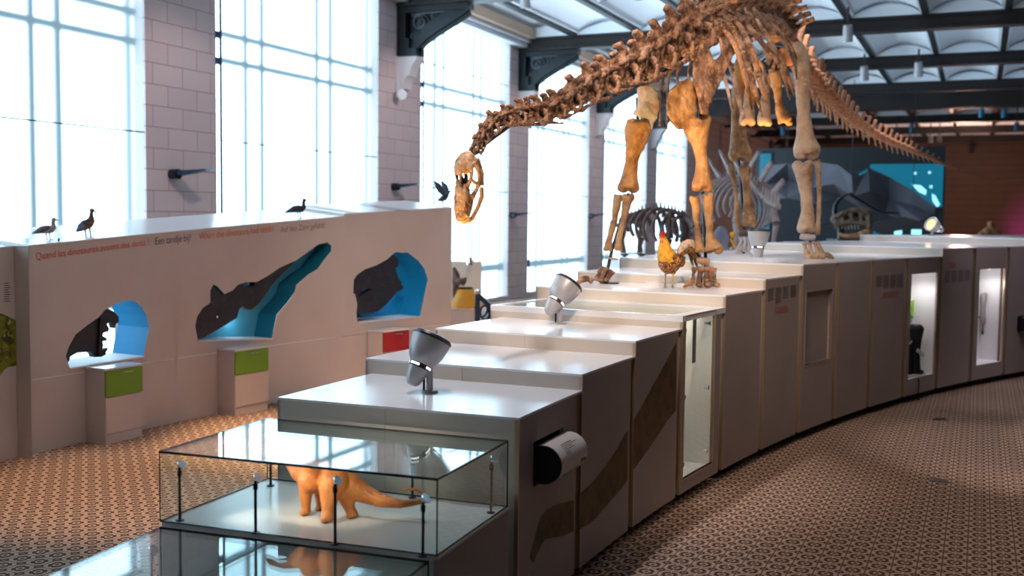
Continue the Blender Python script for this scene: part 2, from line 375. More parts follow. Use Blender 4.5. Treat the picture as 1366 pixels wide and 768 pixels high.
# ------------------------------------------------------------------ the hall
Y0, Y1, XR = -6., 73., 13.
def struct(name, mb, m, parent=None, smooth=35): return tag(mb.build(name, m, parent, smooth=smooth), kind='structure')
WX = -12.45
struct('floor', MB().box(((XR-12.9)/2, (Y0+Y1)/2, -.05), (XR+12.9, Y1-Y0, .1)), 'carpet')
piers = [(-1, 1.1), (6.55, 8.3), (13.72, 15.46), (21.06, 23.05), (28.35, 29.85), (35.2, 36.75), (42.2, 43.6), (48.6, 50.4), (55.6, 57.4), (62.6, 64.4), (69.6, 73)]
mb = MB()
for a, b in piers: mb.box((WX-.2, (a+b)/2, 3.75), (.4, b-a, 7.5))
mb.box((WX-.2, -3.5, 3.75), (.4, 5, 7.5))
mb.box((WX-.05, (Y0+Y1)/2, .06), (.14, Y1-Y0, .12))
for k in (7, 8, 9): mb.box((WX-.22, (piers[k][1]+piers[k+1][0])/2, 3.75), (.3, piers[k+1][0]-piers[k][1], 7.5))
struct('wall_left', mb, 'masonry')
struct('wall_back', MB().box((0, Y1+.1, 3.75), (26, .2, 7.5)), 'planks')
struct('wall_right', MB().box((XR+.1, (Y0+Y1)/2, 3.75), (.2, Y1-Y0, 7.5)), 'planks')
# windows: bright pane, iron mullions, sheer blind
wi = 0
for k in range(0, 7):
    a, b = piers[k][1], piers[k+1][0]; wi += 1; c = (a+b)/2
    pane = struct('window_%d' % wi, MB().box((WX-.75, c, 3.75), (.02, b-a+.8, 7.5)), 'sky')
    mb = MB()
    for t in (.2, .29, .62, .71):
        y = a+(b-a)*t; mb.box((WX-.36, y, 3.75), (.09, .10, 7.3))
    for z in (.9, 1.0, 5.15, 5.62): mb.box((WX-.36, c, z), (.09, b-a, .12))
    mb.box((WX-.05, a+.02, 3.75), (.06, .05, 7.5)); mb.box((WX-.5, b-.05, 3.75), (.1, .1, 7.5))
    fr = struct('window_frame', mb, 'blue_metal', pane)
    cu = MB()
    n = 40; vs = []
    ya, yb = a+.2, b+.02
    for i in range(n+1):
        y = ya+(yb-ya)*i/n; x = WX-.05+.012*sin(i*1.9)
        vs += [Vector((x, y, .09)), Vector((x, y, 7.28))]
    cu.add(vs, [(2*i, 2*i+2, 2*i+3, 2*i+1) for i in range(n)])
    co = struct('curtain', cu, 'curtain', pane, smooth=60)
    if sum(f.normal.x for f in co.data.polygons) < 0: co.data.flip_normals()
    s_ = MB(); zs = (3.69,) if k < 4 else (3.1, 6.1)
    if k == 3: zs = (3.08, 6.1)
    for z in zs: s_.box((WX-.03, (ya+yb)/2, z), (.006, yb-ya, .02))
    s_.box((WX-.05, (ya+yb)/2, .09), (.04, yb-ya, .05)); s_.box((WX-.04, ya, 3.7), (.03, .035, 7.2))
    struct('curtain_seam', s_, 'blue_metal', pane)
# cornice
mb = MB()
mb.box((WX+.02, (Y0+Y1)/2, 7.33), (.5, Y1-Y0, .14)); mb.box((WX+.07, (Y0+Y1)/2, 7.44), (.62, Y1-Y0, .1))
struct('trim_1', mb, 'cornice')
struct('trim_2', MB().box((WX+.3, (Y0+Y1)/2, 7.62), (.5, Y1-Y0, .26)), 'shadow_strip')  # orange-brown strip colours in the shadow above the cornice
# beams, purlins and vaults
BY = [8.0, 15.0, 22.05, 29.15, 36.1, 43., 49.7, 56.5, 63.4, 70.3]
for i, y in enumerate(BY):
    mb = MB(); x0, x1 = WX, XR
    mb.box(((x0+x1)/2, y, 7.2), (x1-x0, .42, .07)); mb.box(((x0+x1)/2, y, 7.5), (x1-x0, .42, .07)); mb.box(((x0+x1)/2, y, 7.36), (x1-x0, .26, .3))
    for q in range(100):
        x = x0+.13+q*.255
        if x < x1: mb.ball((x, y-.16, 7.245), .03, nu=6, nv=4); mb.ball((x, y-.215, 7.47), .02, nu=6, nv=4)
    struct('ceiling_beam', mb, 'iron_brown')
RX = [-12.6+1.86*k for k in range(15)]
mb = MB()
for x in RX[1:]: mb.box((x, (Y0+Y1)/2, 7.56), (.15, Y1-Y0, .14)); mb.box((x, (Y0+Y1)/2, 7.70), (.06, Y1-Y0, .2))
struct('ceiling_purlins', mb, 'iron')
mb = MB(); vs = []
n = 8
for x0, x1 in zip(RX[:-1], RX[1:]):
    vs = []
    for i in range(n+1):
        t = i/n; x = x0+.12+(x1-x0-.24)*t; z = 7.63+.30*sin(pi*t)**.8
        vs += [Vector((x, Y0, z)), Vector((x, Y1, z))]
    mb.add(vs, [(2*i, 2*i+1, 2*i+3, 2*i+2) for i in range(n)])
    mb.box((x0+.06, (Y0+Y1)/2, 7.6), (.2, Y1-Y0, .04)); mb.box((x1-.06, (Y0+Y1)/2, 7.6), (.2, Y1-Y0, .04))
    for y in BY:       # the plaster end of each vault over a beam
        vs = [Vector((x0, y, 7.5)), Vector((x1, y, 7.5))]+[Vector((x0+.12+(x1-x0-.24)*(1-i/n), y, 7.60+.22*sin(pi*i/n)**.8)) for i in range(n+1)]
        m_ = len(vs); mb.prism([v+Vector((0, -.2, 0)) for v in vs], [v+Vector((0, .2, 0)) for v in vs])
mb.box((0, (Y0+Y1)/2, 8.05), (27, Y1-Y0, .1))
struct('ceiling', mb, 'vault')
mb = MB()
mb.box((0.5, 46.3, 7.3), (26, .1, .8))
struct('ceiling_bulkhead', mb, 'iron_brown')

# cast iron brackets on white corbels
def bracket():
    t = thing('iron_bracket', '', 'bracket')
    mb = MB()
    mb.box((.11, 0, 6.62), (.22, .36, 1.1)); mb.box((.3, 0, 6.1), (.34, .3, .12))
    mb.box((.95, 0, 7.08), (1.7, .32, .14))
    arc = [(.30, 0, 6.12), (.40, 0, 6.35), (.6, 0, 6.52), (.95, 0, 6.72), (1.35, 0, 6.92), (1.72, 0, 7.12)]
    for p, q in zip(arc[:-1], arc[1:]): mb.bar(p, q, .30, .13, up=(0, 1, 0)); mb.bar(Vector(p)+Vector((.02, 0, -.07)), Vector(q)+Vector((.02, 0, -.07)), .36, .035, up=(0, 1, 0))
    mb.box((.26, 0, 6.12), (.5, .38, .16)); mb.box((.16, 0, 6.24), (.3, .34, .4))
    mb.prism([Vector((.1, .05, 6.2)), Vector((.4, .05, 6.3)), Vector((1.75, .05, 7.1)), Vector((.1, .05, 7.1))], [Vector((.1, .09, 6.2)), Vector((.4, .09, 6.3)), Vector((1.75, .09, 7.1)), Vector((.1, .09, 7.1))])
    mb.build('bracket_frame', 'iron', t, local=True)
    sc = MB()
    def curl(cx, cz, r, tn, ph, w_):
        pts = [(cx+r*(1-i/36)*cos(ph+tn*2*pi*i/34), -.02, cz+r*(1-i/36)*sin(ph+tn*2*pi*i/34)) for i in range(34)]
        sc.tube(pts, [w_]*34, 6)
    curl(.52, 6.80, .22, 1.8, 0, .022); curl(.52, 6.80, .15, -1.4, 2, .018); curl(.92, 6.92, .12, 1.5, 1, .018); curl(.35, 6.5, .10, -1.5, 1, .018); curl(1.18, 6.96, .08, 1.4, 2, .015); curl(.75, 6.68, .08, 1.3, 0, .015); curl(.36, 6.98, .07, 1.3, 0, .014); curl(1.38, 7.0, .05, 1.3, 1, .012)
    sc.tube([(.24, -.02, 6.42), (.5, -.02, 6.62), (.95, -.02, 6.86), (1.45, -.02, 7.02)], [.014]*4, 6); sc.tube([(.3, -.02, 7.02), (.5, -.02, 6.85), (.62, -.02, 6.66)], [.014]*3, 6); sc.tube([(.3, -.02, 7.0), (1.45, -.02, 7.01)], [.014]*2, 6)
    sc.build('scrollwork', 'scroll', t, local=True)
    return t
b0 = bracket()
cz = []
def corbel():
    mb = MB()
    prof = [(0, 6.02), (.52, 6.02), (.52, 5.95), (.40, 5.82), (.34, 5.66), (.34, 5.6), (.26, 5.56), (.2, 5.42), (.2, 5.3), (0, 5.25)]
    mb.prism([Vector((x, -.19, z)) for x, z in prof], [Vector((x, .19, z)) for x, z in prof])
    mb.box((.02, 0, 5.62), (.06, .5, .8))
    return mb
c0 = corbel().build('stone_corbel', 'stone'); c0['category'] = 'corbel'
names = {2: 'nearest, cut by the top edge', 3: 'behind the long dinosaur neck', 4: 'third along the window wall', 5: 'fourth along the window wall', 6: 'farthest along the window wall'}
first = True
for k, y in ((3, 22.05), (4, 29.15), (5, 36.1), (6, 43.0)):
    b = b0 if first else copy_tree(b0); c = c0 if first else copy_tree(c0); first = False
    b.matrix_basis = Matrix.Translation((WX, y, 0)); c.matrix_basis = Matrix.Translation((WX, y, 0))
    wd = {3: 'nearest the camera, cut by the top edge of the photo', 4: 'on the pier behind the skeleton neck', 5: 'on the third pier, partly behind the neck bones', 6: 'on the farthest pier, between the front legs'}[k]
    tag(b, 'black iron scroll bracket, '+wd, 'bracket', 'iron brackets along the windows')
    tag(c, 'white stone corbel, '+wd, 'corbel', 'white corbels along the windows')

# small wall lamp and shelf-like uplights on the piers
p = atX(528, 128, WX)
t = thing('wall_spotlight', 'small white wall lamp below the nearest stone corbel', 'lamp', (WX, p[1], p[2]))
MB().lathe([(.0, 0), (.05, .0), (.11, .14), (.12, .22), (0, .2)], Matrix.Translation((.04, 0, .05)) @ Matrix.Rotation(radians(100), 4, 'Y') @ Matrix.Rotation(.5, 4, 'X')).build('lamp_shade', 'white_plastic', t, local=True)
MB().cyl((0, 0, .02), (.08, 0, .05), .04).build('lamp_mount', 'white_plastic', t, local=True)
up0 = None
for i, (px, py, wd) in enumerate(((236, 232, 'on the pier nearest the camera'), (530, 249, 'on the second pier, right of the standing birds'), (686, 287, 'on the third pier, right of the skull'), (790, 288, 'on the fourth pier, left of the far front leg'), (886, 288, 'on the fifth pier, behind the near front leg'))):
    p = atX(px, py, WX+.12)
    if up0 is None:
        up0 = thing('wall_uplight', '', 'lamp')
        MB().tube([(0, 0, 0), (.16, 0, 0)], [.085, .085], 16).build('lamp_mount', 'black', up0, local=True)
        mb = MB(); mb.prism([Vector((.06, -.09, .05)), Vector((.06, .1, .05)), Vector((.52, .52, .10)), Vector((.6, .15, .09))], [Vector((.06, -.09, -.04)), Vector((.06, .1, -.04)), Vector((.5, .5, .075)), Vector((.58, .15, .065))])
        mb.build('lamp_blade', 'blue_metal', up0, local=True)
        u = up0
    else: u = copy_tree(up0)
    u.matrix_basis = Matrix.Translation((WX, p[1], p[2]))
    spot('uplight_beam', (WX+1.1, p[1]+1.6, p[2]+.2), (WX+3.6, p[1]+2.6, 7.6), 800, (.70, .86, 1), 110, .8, .1)
    tag(u, 'dark blue blade shaped uplight '+wd, 'lamp', 'blade uplights on the piers')

# ------------------------------------------------------------------ curved stepped platform (right)
RI = 25.67; PIT = 2.372
A0 = lambda k: .66+PIT*(k-2)
TOPZ = {1: 1.278, 2: 1.383, 3: 1.493, 4: 1.597, 5: 1.706, 6: 1.81, 7: 1.922, 8: 1.922, 9: 1.922, 10: 1.922, 11: 2.032, 12: 2.034, 13: 2.036}
ROUT = {1: 27.26, 2: 27.31, 3: 27.38, 4: 27.5, 5: 27.66, 6: 27.82, 7: 27.94, 8: 28.2, 9: 28.45, 10: 28.62, 11: 28.76, 12: 28.9, 13: 28.9}
for k in range(14, 18): TOPZ[k] = 2.14; ROUT[k] = 29.0
def frame_panel(mb, a0, a1, z0, z1, oa0, oa1, oz0, oz1, R=RI, th=.025):
    for q in ((a0, oa0, z0, z1), (oa1, a1, z0, z1), (oa0, oa1, z0, oz0), (oa0, oa1, oz1, z1)):
        if q[1]-q[0] > 1e-4 and q[3]-q[2] > 1e-4: mb.wedge(R, R+th, q[0], q[1], q[2], q[3], 2)
def opening(px):            # pixel corners of a cut-out -> angle and height range on the outer face
    P = [hitR(x, y, RI) for x, y in px]; aa = [ang(p) for p in P]; zz = [p[2] for p in P]
    return (aa[0]+aa[3])/2, (aa[1]+aa[2])/2, (zz[2]+zz[3])/2, (zz[0]+zz[1])/2
OPEN = {4: opening([(914.5, 424), (954, 413), (950.5, 616.6), (911.5, 639)]),
        7: opening([(1075.7, 389), (1111, 386), (1108, 479), (1073, 487.7)]),
        10: opening([(1215.5, 366.5), (1250.4, 362.5), (1246.5, 498.7), (1212, 506)]),
        12: opening([(1306.7, 360), (1341, 357), (1337.7, 481.6), (1303, 487.6)])}
DRUM = {1: opening([(712, 590), (751, 570), (751, 625), (711, 652)]), 13: opening([(1357, 421), (1376, 420), (1376, 441), (1357, 443)])}
LAB = {1: 'lowest stepped plinth unit with a round paper drum in its side', 2: 'stepped plinth unit second from the glass case, middle of the printed neck on its side',
       3: 'stepped plinth unit under the silver spotlight, upper end of printed neck on its side', 4: 'plinth unit with a tall narrow glass window in its side',
       5: 'plinth unit under the rooster and the front feet of the skeleton', 6: 'plinth unit with a grey text block, just left of the shallow recessed panel',
       7: 'plinth unit with a shallow framed recess in its outer side', 8: 'plain plinth unit directly right of the shallow framed recess',
       9: 'plinth unit with grey and red print, left of the lit niche with the black boot', 10: 'plinth unit with a lit white niche holding a black boot form',
       11: 'plinth unit with grey text, between the two lit white niches', 12: 'plinth unit with a lit white niche holding a long thin bone',
       13: 'plinth unit at the right edge of the photo with a black drum slot', 14: 'raised far plinth unit, first of the higher level behind the glowing spotlight',
       15: 'raised far plinth unit, second of the higher level', 16: 'raised far plinth unit, third of the higher level', 17: 'raised far plinth unit, last of the higher level at right edge'}
CAB = {}
for k in range(1, 18):
    a0, a1, a2 = A0(k), A0(k)+2.12, A0(k)+PIT; z = TOPZ[k]; Ro = ROUT[k]; zb = .1
    t = CAB[k] = thing('display_plinth', LAB[k], 'plinth', PT(RI+.4, (a0+a2)/2, 0), 0, 'stepped plinth units of the curved platform')
    if k == 4:
        mb = MB(); frame_panel(mb, a0, a2, z-.05, z, a0+.13, a2-.1, z-.05, z)   # rim only
        mb = MB(); mb.wedge(RI, RI+.10, a0, a2, z-.05, z, 2); mb.wedge(RI+.10, Ro, a0, a0+.16, z-.05, z, 2); mb.wedge(RI+.10, Ro, a2-.13, a2, z-.05, z, 2); mb.wedge(Ro-.06, Ro, a0+.16, a2-.13, z-.05, z, 2)
        mb.build('top', 'top', t)
        MB().wedge(RI+.10, Ro-.06, a0+.16, a2-.13, z-.02, z-.008, 2).build('top_glass', 'glass', t)
    else:
        MB().wedge(RI, Ro, a0, a2, z-.014, z, 3).build('top', 'top', t)
    zr = z-(.05 if k == 4 else .014)
    Rm = RI+(Ro-RI)*.53; g = .002
    mb = MB(); zlo = .1 if k in (1,) else max(.1, TOPZ.get(k-1, .5)-.35)
    mb.wedge(RI+.022, Rm-g, a0, a0+.045, zlo, zr, 1); mb.wedge(Rm+g, Ro, a0, a0+.045, zlo, zr, 1)
    mb.wedge(RI+.022, Ro, a0+.01, a0+.05, .1, zr-.001, 1)
    mb.build('riser_panel', 'riser', t)
    mb = MB(); mb.wedge(Ro-.02, Ro, a0, a2, .1, zr, 3)
    if k == 17: mb.wedge(RI+.022, Ro, a2-.04, a2, .1, zr, 1)
    mb.build('back_panel', 'panel', t)
    mb = MB()
    op = OPEN.get(k) or DRUM.get(k)
    if op: frame_panel(mb, a0+.03, a1, zb, zr, *op)
    else: mb.wedge(RI, RI+.025, a0+.03, a1, zb, zr, 3)
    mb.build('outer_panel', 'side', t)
    for q in ((a0, a0+.026), (a1-.002, a1+.02)): MB().wedge(RI-.002, RI+.024, q[0], q[1], zb, zr, 1).build('edge_trim', 'trim', t)
    MB().wedge(RI+.045, RI+.07, a1, a2, zb, zr, 1).build('gap_strip', 'recess', t)
    MB().wedge(RI+.16, Ro-.1, a0, a2, 0, .1, 2).build('plinth_base', 'plinth', t)
    if k in (10, 12):
        o = op; mb = MB(); d = .36
        mb.wedge(RI+.025, RI+d, o[0]-.02, o[0], o[2], o[3], 1); mb.wedge(RI+.025, RI+d, o[1], o[1]+.02, o[2], o[3], 1)
        mb.wedge(RI+d, RI+d+.02, o[0]-.02, o[1]+.02, o[2], o[3], 1); mb.wedge(RI+.02, RI+d, o[0], o[1], o[2]-.02, o[2], 1); mb.wedge(RI+.025, RI+d, o[0], o[1], o[3], o[3]+.02, 1)
        mb.build('niche_lining', 'lit_white', t)
        am = o[0]*.35+o[1]*.65
        MB().cyl(PT(RI+.15, am, o[3]-.012), PT(RI+.15, am, o[3]), .05).build('niche_lamp', 'lens_white', t)
        spot('niche_light', PT(RI+.14, am, o[3]-.03), PT(RI+.2, am, 0), 5.5, (1, .96, .95), 150, .6, .04)
        point('niche_glow', PT(RI+.12, am, o[3]-.25), 1.1, (1, .96, .98), .05)
    if k == 7:
        MB().wedge(RI+.05, RI+.06, op[0]-.03, op[1]+.03, op[2]-.02, op[3]+.02, 1).build('recessed_panel', 'side', t)
        mb = MB(); frame_panel(mb, op[0]-.03, op[1]+.03, op[2]-.02, op[3]+.02, *op, R=RI-.004, th=.06); mb.build('recess_frame', 'side', t)
    if k == 4:
        o = op; d = 1.2; mb = MB()
        mb.wedge(RI+.03, RI+d, o[0]-.12, o[0]-.1, o[2]-.03, z-.06, 1); mb.wedge(RI+.03, RI+d, o[1]+.1, o[1]+.12, o[2]-.03, z-.06, 1); mb.wedge(RI+d, RI+d+.02, o[0]-.12, o[1]+.12, o[2]-.03, z-.06, 1); mb.wedge(RI+.03, RI+d, o[0]-.12, o[1]+.12, o[2]-.05, o[2]-.03, 1)
        mb.build('vitrine_lining', 'case_floor', t)
        MB().wedge(RI+.01, RI+.018, o[0]-.02, o[1]+.02, o[2]-.01, o[3]+.01, 1).build('window_glass', 'glass', t)
        mb = MB(); frame_panel(mb, o[0]-.02, o[1]+.02, o[2]-.012, o[3]+.012, o[0]+.0, o[1], o[2], o[3], R=RI-.003, th=.03); mb.build('window_frame', 'trim', t)
        for q, (x, y) in enumerate(((916, 441), (948, 431), (914.5, 530), (946, 517), (912.5, 620), (944, 602))):
            p = hitR(x, y, RI); a = ang(p); MB().tube([PT(RI+.005, a, p[2]), PT(RI+.05, a, p[2])], [.02, .014], 10).build('glass_clamp', 'chrome' if q % 2 else 'black', t)
        p = hitR(941, 455, RI); a = ang(p); mb = MB(); mb.wedge(RI+.10, RI+.104, a-.09, a+.09, hitR(940, 485, RI)[2], hitR(942, 425, RI)[2], 1); mb.build('text_strip', 'ink_grey', t)
        point('vitrine_glow', PT(RI+.5, (o[0]+o[1])/2, z-.2), 5, SOFT, .1)
    if k in DRUM:
        o = op; d = .2; mb = MB()
        mb.wedge(RI+.025, RI+d, o[0]-.02, o[0], o[2], o[3], 1); mb.wedge(RI+.025, RI+d, o[1], o[1]+.02, o[2], o[3], 1); mb.wedge(RI+d, RI+d+.02, o[0], o[1], o[2], o[3], 1); mb.wedge(RI+.02, RI+d, o[0], o[1], o[2]-.02, o[2], 1); mb.wedge(RI+.025, RI+d, o[0], o[1], o[3], o[3]+.02, 1)
        mb.build('drum_recess', 'plinth', t)
        zc = (o[2]+o[3])/2; rr = (o[3]-o[2])*.43; ad = (o[0]*.93+o[1]*.07, o[1]-.02); Rc = RI-.05
        p0, p1 = PT(Rc, ad[0], zc), PT(Rc, ad[1], zc)
        dr = MB().tube([p0, p1], [rr, rr], 40, caps=False, side=(0, 0, 1)).build('paper_drum', 'panel', t)
        MB().cyl(p0-(p1-p0)*.02, p0+(p1-p0)*.01, rr*.985, n=40).build('drum_end', 'plinth', t); MB().cyl(p1-(p1-p0)*.01, p1, rr*.985, n=40).build('drum_end', 'plinth', t)
        if k == 1:
            ax = (p1-p0).normalized(); nrm = Vector((1, 0, 0)); nrm = (nrm-ax*nrm.dot(ax)).normalized(); upv = Vector((0, 0, 1))
            def onr(u, th): return p0+(p1-p0)*u+(nrm*cos(th)+upv*sin(th))*(rr+.0012)
            mb = MB(); random.seed(3)
            for row in range(6):
                th = 1.0-.11*row; u = .24; end = (.62, .75, .55, .6, .4, .42)[row]
                while u < end:
                    l = random.uniform(.02, .055); h = .022 if row else .035
                    mb.add([onr(u, th-h), onr(u+l, th-h), onr(u+l, th+h), onr(u, th+h)], [(0, 1, 2, 3)]); u += l+.015
            mb.build('drum_text', 'ink_grey', t, smooth=0)
            blob = [(.12, -.75), (.3, -.62), (.48, -.55), (.62, -.30), (.74, -.16), (.92, -.22), (.99, -.34), (.99, -.48), (.84, -.42), (.74, -.52), (.70, -.72), (.52, -.80), (.34, -.88)]
            MB().add([onr(u, t_) for u, t_ in blob], [tuple(range(len(blob)))]).build('drum_picture', 'print_brown', t, smooth=0)

# grey text columns and red captions printed on the outer panels
def print_block(k, px, cols, rows, ink, seed, name, fill=.85):
    """px = four corners in the photo, rows of short strokes too small to read"""
    P = [hitR(x, y, RI) for x, y in px]; a0, a1 = ang(P[0]), ang(P[1]); zt = (P[0][2]+P[1][2])/2; zb = (P[2][2]+P[3][2])/2
    random.seed(seed); mb = MB(); cw = (a1-a0)/cols
    for c in range(cols):
        nr = int(rows*random.uniform(.72, 1)) if cols > 1 else rows
        for r in range(nr):
            z = zt-(zt-zb)*(r+.5)/rows; h = (zt-zb)/rows*.30; l = cw*fill*random.uniform(.8, 1)
            s = a0+c*cw+(cw-l)*.1
            if cols == 1: s = a0+(cw-l*random.uniform(.6, 1))/2
            mb.add([PT(RI-.002, s, z-h), PT(RI-.002, s+l, z-h), PT(RI-.002, s+l, z+h), PT(RI-.002, s, z+h)], [(0, 1, 2, 3)])
    return mb.build(name, ink, CAB[k], smooth=0)
print_block(6, [(1024, 384), (1064, 380), (1063, 402), (1024, 408)], 4, 15, 'ink_grey', 1, 'printed_text')
print_block(6, [(1031, 410), (1052, 407), (1051, 416), (1030, 420)], 1, 4, 'ink_rust', 2, 'printed_caption')
print_block(9, [(1169, 368), (1206, 365), (1205, 384), (1169, 388)], 4, 14, 'ink_grey', 3, 'printed_text')
print_block(9, [(1171, 391), (1199, 388), (1199, 396), (1171, 399)], 1, 4, 'ink_rust', 4, 'printed_caption')
print_block(11, [(1260, 361), (1296, 360), (1296, 378), (1260, 380)], 4, 13, 'ink_grey', 5, 'printed_text')
print_block(11, [(1263, 351), (1277, 350), (1277, 357), (1263, 358)], 1, 4, 'ink_rust', 6, 'printed_caption')
# big printed neck and head running over three outer panels
def decal(k, px, m='print_brown', name='printed_neck', R=RI-.0022):
    bm = bmesh.new(); vs = [bm.verts.new(PT(R, ang(p), p[2])) for p in (hitR(x, y, R) for x, y in px)]
    es = [bm.edges.new((vs[i], vs[(i+1) % len(vs)])) for i in range(len(vs))]
    bmesh.ops.triangle_fill(bm, use_beauty=True, edges=es, normal=(1, 0, 0)); me = bpy.data.meshes.new(name); bm.to_mesh(me); bm.free()
    me.transform(CAB[k].matrix_basis.inverted()); return link(name, me, m, CAB[k], 0)
decal(1, [(765.3, 667), (752, 670), (741, 673), (730, 679), (722, 688), (717, 703), (714, 716), (711, 726), (707, 743), (709, 746), (711, 752), (715, 742), (721, 729), (727, 719), (738, 717), (752, 714), (765.2, 708)])
decal(2, [(773, 658), (782, 651), (792, 641), (801, 630), (810, 618), (822, 600), (832, 582), (837.6, 573), (837, 640), (828, 653), (816, 666), (804, 680), (795, 691), (785, 699), (773, 706)])
decal(3, [(845.6, 560), (858, 538), (871, 514), (886, 487), (902.2, 456), (901.8, 547), (890, 561), (874, 586), (860, 606), (844.7, 627)])

# things in the lit niches and a plug cable below
o = OPEN[10]
t = thing('boot_form', 'black boot shaped leg form standing in the lit white niche', 'boot', PT(RI+.13, o[0]+(o[1]-o[0])*.58, o[2]))
mb = MB(); b = Vector(t.location); rgt = Vector((sin(radians(18)), cos(radians(18)), 0)); inn = Vector((-rgt.y, rgt.x, 0))
H = (o[3]-o[2])
mb.tube([b+Vector((0, 0, .03)), b+Vector((0, 0, .10)), b+rgt*.0+Vector((0, 0, .22*H)), b+rgt*.02+Vector((0, 0, .36*H)), b+rgt*.02+Vector((0, 0, .46*H)), b+rgt*.02+Vector((0, 0, .5*H))], [.10, .085, .07, .085, .11, .07], 14, side=rgt)
mb.ball(b+rgt*.06+Vector((0, 0, .045)), (.11, .09, .045)); fobj('boot_shaft', mb, 'black', t, .012, 3)
mb = MB(); q = b-rgt*.17
mb.tube([q+Vector((0, 0, .04)), q+Vector((0, 0, .2*H)), q+rgt*.01+Vector((0, 0, .31*H)), q+rgt*.06+Vector((0, 0, .335*H))], [.035, .03, .03, .02], 10); mb.bar(q+Vector((0, 0, .045)), b+Vector((0, 0, .045)), .05)
mb.build('side_handle', 'black', t)
MB().bar(b-rgt*.12-inn*.08+Vector((0, 0, .26*H)), b+rgt*.05-inn*.10+Vector((0, 0, .20*H)), .012, .05).build('strap', 'white_plastic', t)
t = thing('green_disc', 'lime green disc hung on the back wall of the boot niche', 'disc', Vector(hitR(1217.5, 411, RI+.33)))
MB().tube([Vector(t.location)+inn*.03, Vector(t.location)-inn*.012], [.10, .12], 20, side=rgt).build('disc_plate', 'lime', t)
t = thing('white_stand', 'flat white stand under the black boot form in the niche', 'stand', PT(RI+.16, (o[0]+o[1])/2, o[2]))
mb = MB(); mb.wedge(RI+.06, RI+.25, o[0]+.15, o[1]-.25, o[2], o[2]+.03, 1); mb.wedge(RI+.26, RI+.27, o[0]+.05, o[1]-.5, o[2]+.2, o[2]+.215, 1); mb.wedge(RI+.26, RI+.27, o[0]+.05, o[1]-.5, o[2], o[2]+.215, 1); mb.build('stand_base', 'white_plastic', t)
pc = hitR(1225, 505, RI-.01)
t = thing('black_cable', 'thin black cable hanging from the boot niche to the carpet', 'cable', (pc[0], pc[1], 0))
a_ = ang(pc); mb = MB(); mb.tube([PT(RI-.012, a_, pc[2]), PT(RI-.02, a_+.02, pc[2]-.06), PT(RI-.012, a_+.05, .25), PT(RI-.015, a_+.01, .08), PT(RI-.03, a_, .006)], [.007]*5, 6); mb.build('cord', 'black', t)
o = OPEN[12]
t = thing('long_bone', 'long thin grey bone fixed upright in the far lit niche', 'bone', Vector((*hitR(1311.5, 420, RI+.30)[:2], o[2])))
b = Vector(t.location); z0 = hitR(1309, 432, RI+.30)[2]; z1 = hitR(1311, 390, RI+.30)[2]
mb = MB(); mb.tube([(b.x, b.y, z0), (b.x, b.y, z0+.04), (b.x, b.y+.01, (z0+z1)/2), (b.x, b.y, z1-.05), (b.x, b.y, z1)], [.03, .04, .024, .045, .03], 10); mb.build('bone_shaft', 'bone_grey', t)
mb = MB(); mb.bar((b.x, b.y-.06, z0-.14), (b.x, b.y+.10, z0-.12), .03); mb.tube([(b.x, b.y, z0-.13), (b.x, b.y, z0)], [.008]*2, 6); mb.tube([(b.x-.1, b.y, z0+.1), (b.x, b.y, z0+.1)], [.008]*2, 6); mb.build('wall_clip', 'black', t)
for i, (x, y, wd) in enumerate(((1254, 559, 'far dark metal floor socket plate in the carpet'), (1253, 641, 'near dark metal floor socket plate in the carpet'))):
    p = atz(x, y, 0); t = thing('floor_socket', wd, 'socket', (p[0], p[1], 0), 0, 'floor socket plates')
    MB().box((p[0], p[1], .004), (.16, .12, .008)).build('cover_plate', 'brass', t); MB().box((p[0], p[1]+.03, .009), (.12, .012, .003)).build('lid_hinge', 'black', t)

# ------------------------------------------------------------------ glass cases in front
def glass_case(a0, a1, R0, R1, zb, zt, label):
    t = thing('glass_display_case', label, 'display case', PT(R0+.4, (a0+a1)/2, 0), 0, 'low glass cases at the head of the platform')
    th = .012; da = degrees(th/26)
    mb = MB()
    def pane(args):
        n0 = len(mb.f); mb.cur = 0; mb.wedge(*args); return n0
    panes = [('front_glass', (R0, R1, a0, a0+da, zb, zt-th, 1)), ('rear_glass', (R0, R1, a1-da, a1, zb, zt-th, 1)), ('side_glass', (R0, R0+th, a0+da, a1-da, zb, zt-th, 1)), ('side_glass', (R1-th, R1, a0+da, a1-da, zb, zt-th, 1)), ('top_glass', (R0, R1, a0, a1, zt-th, zt, 1))]
    for n, ar in panes: MB().wedge(*ar).build(n, 'glass', t, smooth=0)
    mb = MB(); e = .006
    cs = [PT(R, a, 0) for R, a in ((R0, a0), (R1, a0), (R1, a1), (R0, a1))]
    for i in range(4):
        p, q = cs[i], cs[(i+1) % 4]; mb.bar(p+Vector((0, 0, zt-.005)), q+Vector((0, 0, zt-.005)), e, .012); mb.bar(p+Vector((0, 0, zb)), p+Vector((0, 0, zt)), e)
        mb.bar(p+Vector((0, 0, zb+.004)), q+Vector((0, 0, zb+.004)), e)
    mb.build('glass_edges', 'glass_edge', t, smooth=0)
    MB().wedge(R0+.01, R1-.01, a0, a1, zb-.02, zb, 2).build('case_floor', 'case_floor', t)
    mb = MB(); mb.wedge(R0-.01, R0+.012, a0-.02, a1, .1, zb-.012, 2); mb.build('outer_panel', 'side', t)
    mb = MB(); mb.wedge(R0+.012, R1, a0-.03, a0, .1, zb-.02, 1); mb.wedge(R1-.02, R1, a0, a1, .1, zb-.02, 2); mb.build('base_panel', 'panel', t)
    MB().wedge(R0-.015, R0+.012, a0-.02, a1, zb-.012, zb-.002, 2).build('edge_trim', 'riser', t)
    MB().wedge(R0+.15, R1-.1, a0, a1, 0, .1, 1).build('plinth_base', 'plinth', t)
    return t
